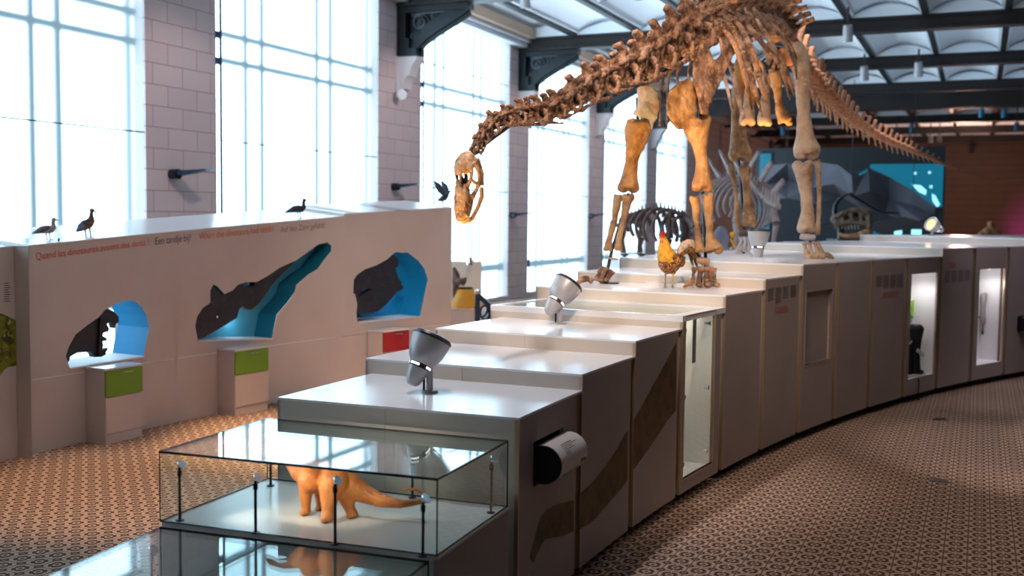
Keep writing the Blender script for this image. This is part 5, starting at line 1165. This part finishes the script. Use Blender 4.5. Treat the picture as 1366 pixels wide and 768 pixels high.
# ------------------------------------------------------------------ things further back
def ribbed(label, name, base, sc, rot, m, spikes=False):
    t = thing(name, label, 'skeleton', base); t.matrix_basis = Matrix.Translation(Vector(base)) @ Matrix.Rotation(rot, 4, 'Z')
    S = lambda *q: Vector(q)*sc
    sp = [S(1.15, 0, .72), S(.95, 0, .86), S(.6, 0, .98), S(.2, 0, 1.02), S(-.2, 0, .98), S(-.6, 0, .85), S(-.95, 0, .7), S(-1.3, 0, .62)]
    Q = spline(sp, 26); mb = MB(); mb.tube(Q, [.03*sc]*26, 8)
    for q in Q: mb.ball(Vector(q), (.035*sc, .045*sc, .05*sc), nu=8, nv=6); mb.tube([Vector(q), Vector(q)+S(-.02, 0, .13)], [.022*sc, .014*sc], 6)
    mb.build('spine', m, t, local=True)
    for i in range(4, 18) if spikes is True else range(4, 18, 2):
        q = Vector(Q[i]); w = .30*sin(pi*(i-2)/18)+.10; dp = .62*sin(pi*(i-1)/18)+.1
        for s in (-1, 1): MB().tube(spline([q, q+S(0, s*w*.7, -.08*dp), q+S(-.02, s*w*1.15, -dp*.42), q+S(.02, s*w*1.2, -dp*.72), q+S(.05, s*w*1.05, -dp*.95)], 12), [(.027 if spikes is True else .042)*sc]*12, 6).build('rib', m, t, local=True)
    for x, s, kn in ((.75, 1, .06), (.75, -1, -.04), (-.62, 1, -.05), (-.62, -1, .06)):
        g_ = sc*(1 if spikes is True else 1.7)
        mb = MB(); zt = .78; mb.tube([S(x, s*.20, zt), S(x+.05, s*.24, .60), S(x-kn, s*.24, .42)], [.05*g_, .035*g_, .055*g_], 8); mb.tube([S(x-kn, s*.24, .40), S(x, s*.24, .22), S(x+.02, s*.24, .08)], [.045*g_, .03*g_, .04*g_], 8)
        mb.ball(S(x+.06, s*.24, .035), (.12*sc, .07*sc, .035*sc)); mb.build('leg', m, t, local=True)
    mb = MB(); mb.ball(S(1.38, 0, .58), (.20*sc, .10*sc, .11*sc)); mb.ball(S(1.55, 0, .50), (.12*sc, .06*sc, .06*sc)); mb.tube([S(1.15, 0, .72), S(1.3, 0, .62)], [.06*sc, .07*sc], 8)
    if spikes == 'horn':
        for s in (-1, 1): mb.ball(S(-.6, s*.14, .80), (.26*sc, .05*sc, .14*sc)); mb.ball(S(.72, s*.2, .74), (.10*sc, .04*sc, .24*sc))
    if spikes == 'horn': mb.tube([S(1.3, 0, .66), S(1.0, .0, .85)], [.1*sc, .04*sc], 8); mb.tube([S(1.48, .05, .60), S(1.62, .1, .82)], [.03*sc, .008*sc], 6); mb.tube([S(1.48, -.05, .60), S(1.62, -.1, .82)], [.03*sc, .008*sc], 6)
    if spikes is not True: mb.build('skull', m, t, local=True)
    if spikes is True:
        for i in range(3, 23, 2):
            q = Vector(Q[i]); s = 1 if (i//2) % 2 else -1; h = .10+.22*sin(pi*i/25)
            mb = MB(); mb.prism([q+S(-.09, s*.05, .06), q+S(.09, s*.05, .06), q+S(.03, s*.22, .06+h), q+S(-.05, s*.2, .02+h*.9)], [q+S(-.09, s*.08, .05), q+S(.09, s*.08, .05), q+S(.03, s*.25, .05+h), q+S(-.05, s*.23, .01+h*.9)]); mb.build('back_plate', 'bone_mauve', t, local=True)
    return t
p = atz(862, 340, 1.92)
sk = atd(858, 345, 17.5)
bs = PT(28.1, 19.5, 0)
def stand(label, x, y, D, w, dpt, m='top'):
    q = atd(x, y, D); t = thing('specimen_stand', label, 'stand', (q[0], q[1], 0)); t.matrix_basis = Matrix.Translation((q[0], q[1], 0)) @ Matrix.Rotation(YAW, 4, 'Z')
    MB().box((0, 0, q[2]/2-.02), (w, dpt, q[2]-.04)).build('stand_body', 'panel' if m == 'top' else m, t, local=True); MB().box((0, 0, q[2]-.02), (w+.04, dpt+.04, .04)).build('stand_top', m, t, local=True)
    return Vector(q)
q = stand('pale stand carrying the small dark skeleton near the windows', 868, 343, 19.5, 1.25, 2.6)
ribbed('small dark horned skeleton in front of the windows, behind the rooster', 'horned_skeleton', q, .86, YAW-.95, 'bone_dark', 'horn')
q = stand('pale stand under the plated skeleton behind the far hind leg', 985, 338, 20.5, 1.5, 3.6)
ribbed('plated dinosaur skeleton seen between the legs of the big skeleton', 'plated_skeleton', q, 1.42, YAW+pi/2+.15, 'bone_mauve', True)
# big meat eater skull
q = stand('dark stand under the big toothed skull at the back', 1140, 319, 27, 1.1, .9, 'dark_wall')
t = thing('theropod_skull', 'large toothed dinosaur skull facing left in front of the dark backdrop', 'skull', q); t.matrix_basis = Matrix.Translation(q) @ Matrix.Rotation(YAW+pi-.35, 4, 'Z')
mb = MB(); s = .88
def T(*v): return Vector(v)*s
for sy in (-1, 1):
    mb.tube([T(.55, sy*.08, .62), T(.35, sy*.14, .72), T(.1, sy*.2, .82), T(-.15, sy*.24, .84), T(-.38, sy*.26, .74)], [.09*s, .08*s, .075*s, .09*s, .09*s], 10)
    mb.tube([T(.55, sy*.08, .48), T(.3, sy*.15, .46), T(.02, sy*.2, .48), T(-.3, sy*.26, .42)], [.09*s, .1*s, .07*s, .07*s], 10)
    mb.tube([T(.12, sy*.19, .80), T(.05, sy*.2, .48)], [.06*s]*2, 8); mb.tube([T(-.15, sy*.23, .82), T(-.2, sy*.25, .45)], [.06*s]*2, 8); mb.tube([T(-.38, sy*.26, .74), T(-.4, sy*.27, .30)], [.07*s]*2, 8)
    mb.tube([T(.35, sy*.14, .70), T(.3, sy*.16, .46)], [.05*s]*2, 8)
mb.ball(T(-.3, 0, .66), (.16*s, .24*s, .2*s)); mb.ball(T(.42, 0, .58), (.2*s, .13*s, .15*s)); mb.ball(T(.1, 0, .72), (.25*s, .16*s, .12*s)); mb.ball(T(.58, 0, .55), (.1*s, .11*s, .13*s)); fobj('cranium', mb, 'bone_deep', t, .035, 2, .015, 8, local=True)
mb = MB()
for sy in (-1, 1): mb.tube([T(-.42, sy*.26, .26), T(-.1, sy*.22, .10), T(.2, sy*.15, .08), T(.45, sy*.08, .14)], [.09*s, .11*s, .08*s, .07*s], 10, side=(0, 0, 1), flat=.5)
fobj('lower_jaw', mb, 'bone_tail', t, .035, 2, .01, 8, local=True)
mb = MB()
for i in range(8):
    x = .55-.09*i
    for sy in (-1, 1): mb.tube([T(x, sy*(.1+.012*i), .42), T(x-.02, sy*(.1+.012*i), .28)], [.022*s, .004*s], 6)
mb.build('teeth', 'bone_pale', t, local=True)
q = stand('low dark stand at the far right edge below the yellow fossil', 1320, 316, 32, 1.3, .8, 'dark_wall')
t = thing('yellow_fossil', 'lumpy yellow lit fossil in front of the wood wall at right', 'fossil', q)
mb = MB(); mb.tube([q+rt3*-.35+up3*.05, q+rt3*-.1+up3*.12, q+up3*.30, q+rt3*.1+up3*.14, q+rt3*.42+up3*.06], [.06, .14, .08, .14, .05], 10); mb.ball(q+rt3*.02+up3*.38, .09); fobj('fossil_body', mb, 'bone_tail', t, .03, 2, .03, 8)

# dark backdrop with screen, facets and a curved black tusk
def yp(x, y, Y=48.): return Vector(atY(x, y, Y))
L0, L1_ = yp(1009, 198), yp(1262, 198)
t = thing('dark_backdrop', 'dark backdrop wall with a teal screen at the end of the hall', 'backdrop', ((L0.x+L1_.x)/2, 48, 0))
MB().box(((L0.x+L1_.x)/2, 48.2, L0.z/2), (L1_.x-L0.x, .3, L0.z)).build('backdrop_panel', 'dark_wall', t)
def rect(name, x0, y0, x1, y1, m, Y=48., th=.04): 
    p, q_ = yp(x0, y0, Y), yp(x1, y1, Y); return MB().box(((p.x+q_.x)/2, Y-th/2, (p.z+q_.z)/2), (abs(q_.x-p.x), th, abs(p.z-q_.z))).build(name, m, t)
rect('teal_screen', 1161, 219, 1257, 276, 'teal_screen')
rect('teal_side_light', 1014, 205, 1026, 312, 'teal_screen')
for x, y, w_, h_ in ((1221, 231, 3, 3), (1240, 230, 3, 3), (1242, 249, 3.5, 3.5)): rect('screen_dot', x-w_/2, y-h_/2, x+w_/2, y+h_/2, 'screen_light', 47.97)
for pts in ([(1193, 251), (1199, 249), (1212, 258), (1211, 261)], [(1216, 246), (1228, 247), (1236, 254), (1235, 260), (1226, 256)], [(1243, 258), (1248, 261), (1254, 273), (1250, 276), (1244, 268)]):
    vs = [yp(x, y, 47.95) for x, y in pts]; MB().prism(vs, [v+Vector((0, .02, 0)) for v in vs]).build('screen_shape', 'screen_light', t, smooth=0)
for x0, x1 in ((1165, 1173), (1193, 1203), (1216, 1229)): rect('lit_window', x0, 306, x1, 313, 'screen_light' if x0 > 1180 else 'teal_screen')
t = thing('faceted_canopy', 'grey folded facet sculpture hanging before the dark backdrop', 'sculpture', yp(1130, 260, 42))
TP = [(1016, 222), (1050, 218), (1090, 216), (1118, 220), (1136, 234), (1158, 223), (1186, 236), (1218, 254), (1248, 276)]
MP = [(1020, 245), (1052, 240), (1085, 250), (1112, 245), (1138, 262), (1160, 255), (1186, 265), (1212, 272), (1247, 285)]
BP = [(1016, 268), (1050, 264), (1088, 272), (1122, 262), (1150, 278), (1180, 284), (1206, 296), (1228, 294), (1246, 296)]
random.seed(4); mb = MB(); G = [[yp(x, y, 42+random.uniform(-.9, .9)) for x, y in R_] for R_ in (TP, MP, BP)]
for r in range(2):
    for i in range(8):
        p_, q_, r_, s_ = G[r][i], G[r][i+1], G[r+1][i+1], G[r+1][i]
        for tri in ((p_, q_, r_), (p_, r_, s_)) if (i+r) % 2 else ((p_, q_, s_), (q_, r_, s_)): mb.prism(tri, [v+Vector((0, .06, 0)) for v in tri])
for tri in (((1098, 300), (1140, 292), (1120, 307)), ((1150, 300), (1206, 289), (1172, 312)), ((1206, 289), (1246, 300), (1172, 312))): vs = [yp(x, y, 41+.5*(x % 3)) for x, y in tri]; mb.prism(vs, [v+Vector((0, .06, 0)) for v in vs])
mb.build('facets', 'facet', t, smooth=0)
for i in (1, 4, 7): MB().cyl(G[0][i], (G[0][i].x, G[0][i].y, 7.5), .015, n=6).build('suspension_rod', 'black', t)
vs = [yp(x, y, 41.5) for x, y in ((1143, 233), (1158, 225), (1156, 229), (1145, 235))]; MB().prism(vs, [v+Vector((0, .05, 0)) for v in vs]).build('teal_facet', 'teal_screen', t, smooth=0)
fl = W(1122, 312, 29)
S = spline([W(1133, 258, 29), W(1122, 264, 29), W(1114, 276, 29), W(1115, 290, 29), W(1121, 302, 29)], 20); t = thing('black_tusk', 'curved black tusk with a thin side rod, left of the big toothed skull', 'tusk', (fl.x, fl.y, 0))
MB().tube(S+[fl, Vector((fl.x, fl.y, 0))], [.02+.07*i/19 for i in range(20)]+[.09, .11], 10).build('tusk_body', 'black', t)
S = spline([W(1133, 258, 29), W(1150, 268, 29), W(1175, 282, 29), W(1200, 284, 29)], 14); MB().tube(S, [.05-.002*i for i in range(14)], 8).build('side_rod', 'black', t)
q = stand('low pale stand behind the upright pale spotlight', 962, 336, 17.2, .8, .5)
t = thing('slate_slab', 'small blue grey slab between the front leg and the plated skeleton', 'slab', q)
mb = MB(); mb.tube([q+rt3*-.02, q+rt3*-.02+up3*.2, q+rt3*.0+up3*.36, q+rt3*-.03+up3*.42], [.13, .15, .10, .04], 10, side=rt3, flat=.4); fobj('slab_body', mb, 'slate', t, .02, 2, .02, 6)
t = thing('yellow_stick', 'thin yellow stick with a round knob beside the blue grey slab', 'stick', q+rt3*.26)
MB().bar(q+rt3*.26+up3*.015, W(974, 318, 17.15), .03).build('stick_shaft', 'yellow_paint', t); MB().ball(W(977, 313, 17.15), .05).build('stick_knob', 'yellow_paint', t)

# case beyond the end of the left exhibit
q = atd(622, 440, 17.6); t = thing('specimen_stand', 'white stand with grey back board beyond the end of the left exhibit', 'stand', (q[0], q[1], 0)); t.matrix_basis = Matrix.Translation((q[0], q[1], 0)) @ Matrix.Rotation(YAW, 4, 'Z')
zt = q[2]+.42
MB().box((-.45, .2, q[2]/2+.18), (1.25, .9, q[2]+.36)).build('stand_body', 'panel', t, local=True); MB().box((-.45, .2, q[2]+.37), (1.28, .95, .02)).build('stand_top', 'lit_white', t, local=True)
pb_ = atd(642, 349, 18.1); pb2 = atd(642, 405, 18.1)
MB().box((-.55, .62, (pb_[2]+pb2[2])/2), (1.55, .03, pb_[2]-pb2[2])).build('back_board', 'riser', t, local=True)
top_z = q[2]+.38
bp = Vector(atd(621, 408, 17.55)); bz = top_z
t = thing('yellow_bell', 'yellow bell shaped dome lit from above beyond the left exhibit', 'dome', (bp.x, bp.y, bz)); 
hz = W(621, 385, 17.55).z-bz
MB().lathe([(0, hz), (.13, hz), (.15, hz*.92), (.20, hz*.5), (.28, hz*.08), (.285, 0), (0, 0)], Matrix.Translation((bp.x, bp.y, bz))).build('dome_body', 'yellow_paint', t)
MB().lathe([(.0, hz+.03), (.10, hz+.03), (.13, hz)], Matrix.Translation((bp.x, bp.y, bz))).build('dome_cap', 'black', t)
lp = W(626, 353, 17.6)
t = thing('case_light', 'small spotlight above the yellow bell shaped dome', 'light', lp); MB().lathe([(0, .12), (.03, .12), (.05, 0), (0, .0)], Matrix.Translation(lp)).build('lamp_head', 'chrome', t); MB().bar(lp+Vector((0, 0, .11)), W(632, 350, 18.05), .03).build('lamp_arm', 'chrome', t)
spot('case_spot', lp-Vector((0, 0, .02)), (bp.x+.02, bp.y+.25, bz), 120, (1, .9, .7), 34, .5, .02)
t = thing('mounted_bones', 'brown upright mounted bones left of the yellow dome', 'bones', W(607, 405, 17.5))
mb = MB(); mb.tube([W(606, 408, 17.5), W(606, 385, 17.5), W(610, 378, 17.5), W(608, 365, 17.5), W(605, 356, 17.5)], [.02, .03, .08, .06, .03], 10); mb.tube([W(609, 377, 17.5), W(614, 375, 17.4), W(619, 372, 17.4), W(618, 381, 17.4)], [.06, .05, .06, .03], 10); mb.tube([W(610, 383, 17.5), W(611, 395, 17.5), W(609, 408, 17.5)], [.03, .02, .02], 8); fobj('bone_group', mb, 'bone_dark', t, .02, 2, .01, 10)
r0, r1 = W(637, 428, 16.5), W(637, 393, 16.5); r2 = W(654, 408, 16.5); r3 = W(652, 426, 16.5)
t = thing('iron_railing', 'dark blue iron stair railing left of the third step', 'railing', (r0.x, r0.y, 0))
MB().bar((r0.x, r0.y, 0), r1, .07).build('post', 'blue_metal', t); MB().bar((r3.x, r3.y, 0), r2, .05).build('post', 'blue_metal', t); MB().bar(r1, r2, .09, .07).build('handrail', 'blue_metal', t); MB().ball(r1+Vector((0, 0, .04)), .05).build('finial', 'chrome', t)
mb = MB()
for c_, rr in ((.35, .09), (.65, .07)):
    o_ = r0.lerp(r3, c_)+Vector((0, 0, .28-.25*c_)); mb.tube([o_+rt3*rr*cos(k*pi/8)+up3*rr*1.5*sin(k*pi/8) for k in range(17)], [.018]*17, 6)
mb.build('scrollwork', 'blue_metal', t)

# ceiling spotlights
def ceil_spot(x, y, col, label, lit=True, z=6.75, big=1.):
    p = Vector(atz(x, y, z)); t = thing('ceiling_spotlight', label, 'spotlight', p, 0, 'spotlights hanging from the ceiling')
    s = (1.0+.012*max(0, p.y-22))*big; mx = Matrix.Translation(p) @ Matrix.Rotation(.35, 4, 'X')
    MB().lathe([(0, .34*s), (.085*s, .34*s), (.095*s, .30*s), (.105*s, 0), (.09*s, .0)], mx).build('lamp_can', col, t)
    MB().lathe([(.092*s, .006), (0, .006)], mx).build('lens', 'lens_white' if lit else 'lamp_dark', t)
    MB().cyl(p+Vector((0, -.1*s, .3*s)), (p.x, p.y-.1*s, 7.55), .022*s).build('drop_rod', 'lamp_dark', t)
for x, y, c_, l_, z, wd in ((701, 10, 'lamp_grey', True, 6.9, 'near the second iron bracket'), (803, 1, 'lamp_grey', True, 6.9, 'above the middle of the neck, left one'), (851, 0, 'lamp_grey', True, 6.9, 'above the middle of the neck, right one'),
        (1131, 55, 'lamp_grey', False, 6.75, 'right of the hip bones under the second beam'), (1153, 107, 'lamp_grey', True, 6.75, 'right of the tail root'), (1225, 102, 'lamp_grey', False, 6.75, 'in the third ceiling bay'),
        (1309, 156, 'teal', False, 6.6, 'blue can, left of a pair near the right edge'), (1339, 156, 'teal', False, 6.6, 'blue can, right of a pair near the right edge'), (1356, 174, 'teal', False, 6.5, 'blue can nearest the right edge'), (1216, 176, 'teal', False, 6.6, 'blue can above the thin tail'), (1044, 180, 'teal', False, 6.5, 'blue can left of the near femur'),
        (1196, 180, 'lamp_dark', True, 6.6, 'dark can above the middle tail'), (1213, 192, 'lamp_dark', True, 6.5, 'dark can touching the tail'), (1241, 190, 'lamp_grey', True, 6.5, 'bright one right of the middle tail'), (1253, 189, 'lamp_grey', False, 6.5, 'unlit one right of the middle tail'), (1295, 203, 'lamp_dark', True, 6.5, 'bright one in front of the wood wall'), (1029, 197, 'lamp_dark', True, 6.5, 'left of a bright pair beside the femur'), (1047, 196, 'lamp_dark', True, 6.5, 'middle of the bright group beside the femur')):
    if 'teal' not in M or 'can_teal' not in M: M['can_teal'] = mat('blue_can', (.03, .22, .42), .4)
    ceil_spot(x, y, 'can_teal' if c_ == 'teal' else c_, 'ceiling spotlight '+wd, l_, z, .8 if y > 150 else 1.1)
# coloured exhibit light washing the end wall
p = atY(1368, 300, 70); spot('magenta_wash', (p[0], p[1], 1.2), (p[0]+.6, 73, 2.2), 260, (.8, .07, .65), 80, 1, .2)
point('far_wash', (-1, 62, 5.5), 600, (1, .6, .45), .4)
point('backdrop_wash', (-7, 38, 6.0), 90, (.75, .85, 1), .4)
